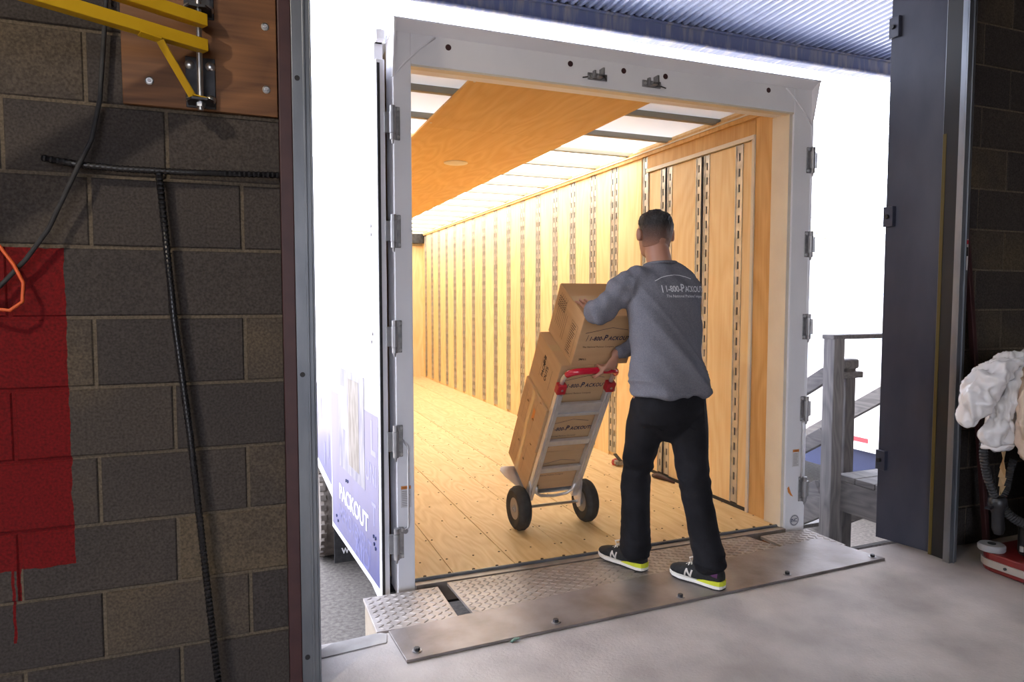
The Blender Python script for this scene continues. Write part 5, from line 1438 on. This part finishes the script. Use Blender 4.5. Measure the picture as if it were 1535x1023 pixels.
# landing boards
for i in range(5):
    MB().box((3.84, 2.80 + i * 0.158, 0.10), (5.05, 2.80 + i * 0.158 + 0.152, 0.14)).build('landing_board', 'grey_wood_flat', stt, bevel=0.005)
MB().box((3.845, 2.80, -0.115), (3.89, 3.60, 0.098)).build('fascia_board', 'grey_wood_flat', stt, bevel=0.004)
MB().box((3.89, 3.55, -0.115), (5.0, 3.595, 0.098)).build('joist', 'grey_wood_flat', stt, bevel=0.004)
MB().box((3.89, 2.82, -0.115), (5.0, 2.865, 0.098)).build('joist', 'grey_wood_flat', stt, bevel=0.004)
MB().beam((3.87, 3.56, -0.45), (4.9, 3.0, -0.15), 0.045, 0.09).build('brace', 'grey_wood_flat', stt, bevel=0.004)

# ------------------------------------------------------------------ neighbouring trailer, trees
nb = thing('parked_trailer', (7.5, 7.5, GROUND), 'white parked trailer with pale blue company lettering beyond the stairs', 'trailer')
MB().box((6.30, 3.4, -0.235), (8.8, 12.5, 2.05)).build('trailer_body', 'white_paint', nb, bevel=0.01)
MB().box((6.285, 3.4, -0.30), (8.815, 12.5, -0.225)).build('bottom_rail', 'white_paint', nb, bevel=0.004)
i = 0; y = 3.5
while y < 12.3:
    MB().box((6.281, y, -0.205), (6.286, y + 0.27, -0.155)).build('reflective_tape', 'tape_red' if i % 2 else 'print_white', nb)
    y += 0.28; i += 1
MB().box((6.40, 3.6, -0.62), (8.7, 12.3, -0.30)).build('skirt', 'navy_under', nb)
for y in (4.6, 5.7):
    w_ = MB().lathe((6.45, y, GROUND + 0.45), (1, 0, 0), [(0.25, 0), (0.42, 0), (0.45, 0.03), (0.45, 0.25), (0.42, 0.28)], 28).build('tyre', 'tyre', nb, smooth='auto')
    MB().lathe((6.46, y, GROUND + 0.45), (1, 0, 0), [(0.25, 0), (0.2, 0.05), (0.08, 0.0)], 20).build('rim', 'hub_grey', w_)
for x_ in (7.0, 8.3):
    MB().box((x_ - 0.05, 11.4, GROUND), (x_ + 0.05, 11.5, -0.3)).build('landing_leg', 'steel_dull', nb)
ex, ey = Vector((0, -1, 0)), Vector((0, 0, 1))
v = word([('1-800-', 0.50), ('P', 0.72), ('ACKOUTS', 0.50)], gap=0.04, offset=0.02)
# the P starts at y = 6.10
pre = word([('1-800-', 0.50)], gap=0.04, offset=0.02)[2]
kx = 0.80
flat(MB(), v, (6.2985, 6.10 + pre * kx, 0.63), ex * kx, ey * 1.0).build('lettering', 'neighbour_blue', nb)
rf = MB()
for (a, b_) in (((6.75, 1.30), (5.76, 1.50)), ((5.76, 1.50), (4.70, 1.28))):
    p, q = Vector((6.2985, a[0], a[1])), Vector((6.2985, b_[0], b_[1])); n = Vector((0, 0, 0.012))
    rf.add([p - n, q - n, q + n, p + n], [(0, 1, 2, 3)])
rf.build('roof_line', 'neighbour_blue', nb)

def tree(x, y, h, r, lab, seed):
    rnd = random.Random(seed)
    t = thing('tree', (x, y, GROUND), lab, 'tree', 'trees beyond the yard')
    MB().tube([(x, y, GROUND), (x + 0.1, y, GROUND + h * 0.3), (x - 0.05, y + 0.1, GROUND + h * 0.6), (x, y, GROUND + h * 0.9)], [0.28, 0.22, 0.14, 0.04], 10).build('trunk', 'bark', t, smooth=True)
    m = MB()
    for i in range(900):
        a = rnd.uniform(0, 6.283); u = rnd.uniform(-1, 1); rr = r * (rnd.random() ** 0.33)
        c = Vector((x + rr * math.cos(a) * math.sqrt(1 - u * u), y + rr * math.sin(a) * math.sqrt(1 - u * u), GROUND + h * 0.68 + u * rr * 0.85))
        d = Vector((rnd.uniform(-1, 1), rnd.uniform(-1, 1), rnd.uniform(-1, 1))).normalized(); e = d.orthogonal().normalized() * 0.16; f_ = d.cross(e).normalized() * 0.11
        m.add([c - e, c + f_, c + e, c - f_], [(0, 1, 2, 3)])
    cr = m.build('crown', 'foliage', t); cr['kind'] = 'stuff'
tree(24.5, 25.5, 7.2, 2.2, 'pale leafy tree far behind the parked trailer', 3)
tree(29.0, 26.5, 6.6, 2.0, 'smaller pale tree far behind, next to the taller one', 5)
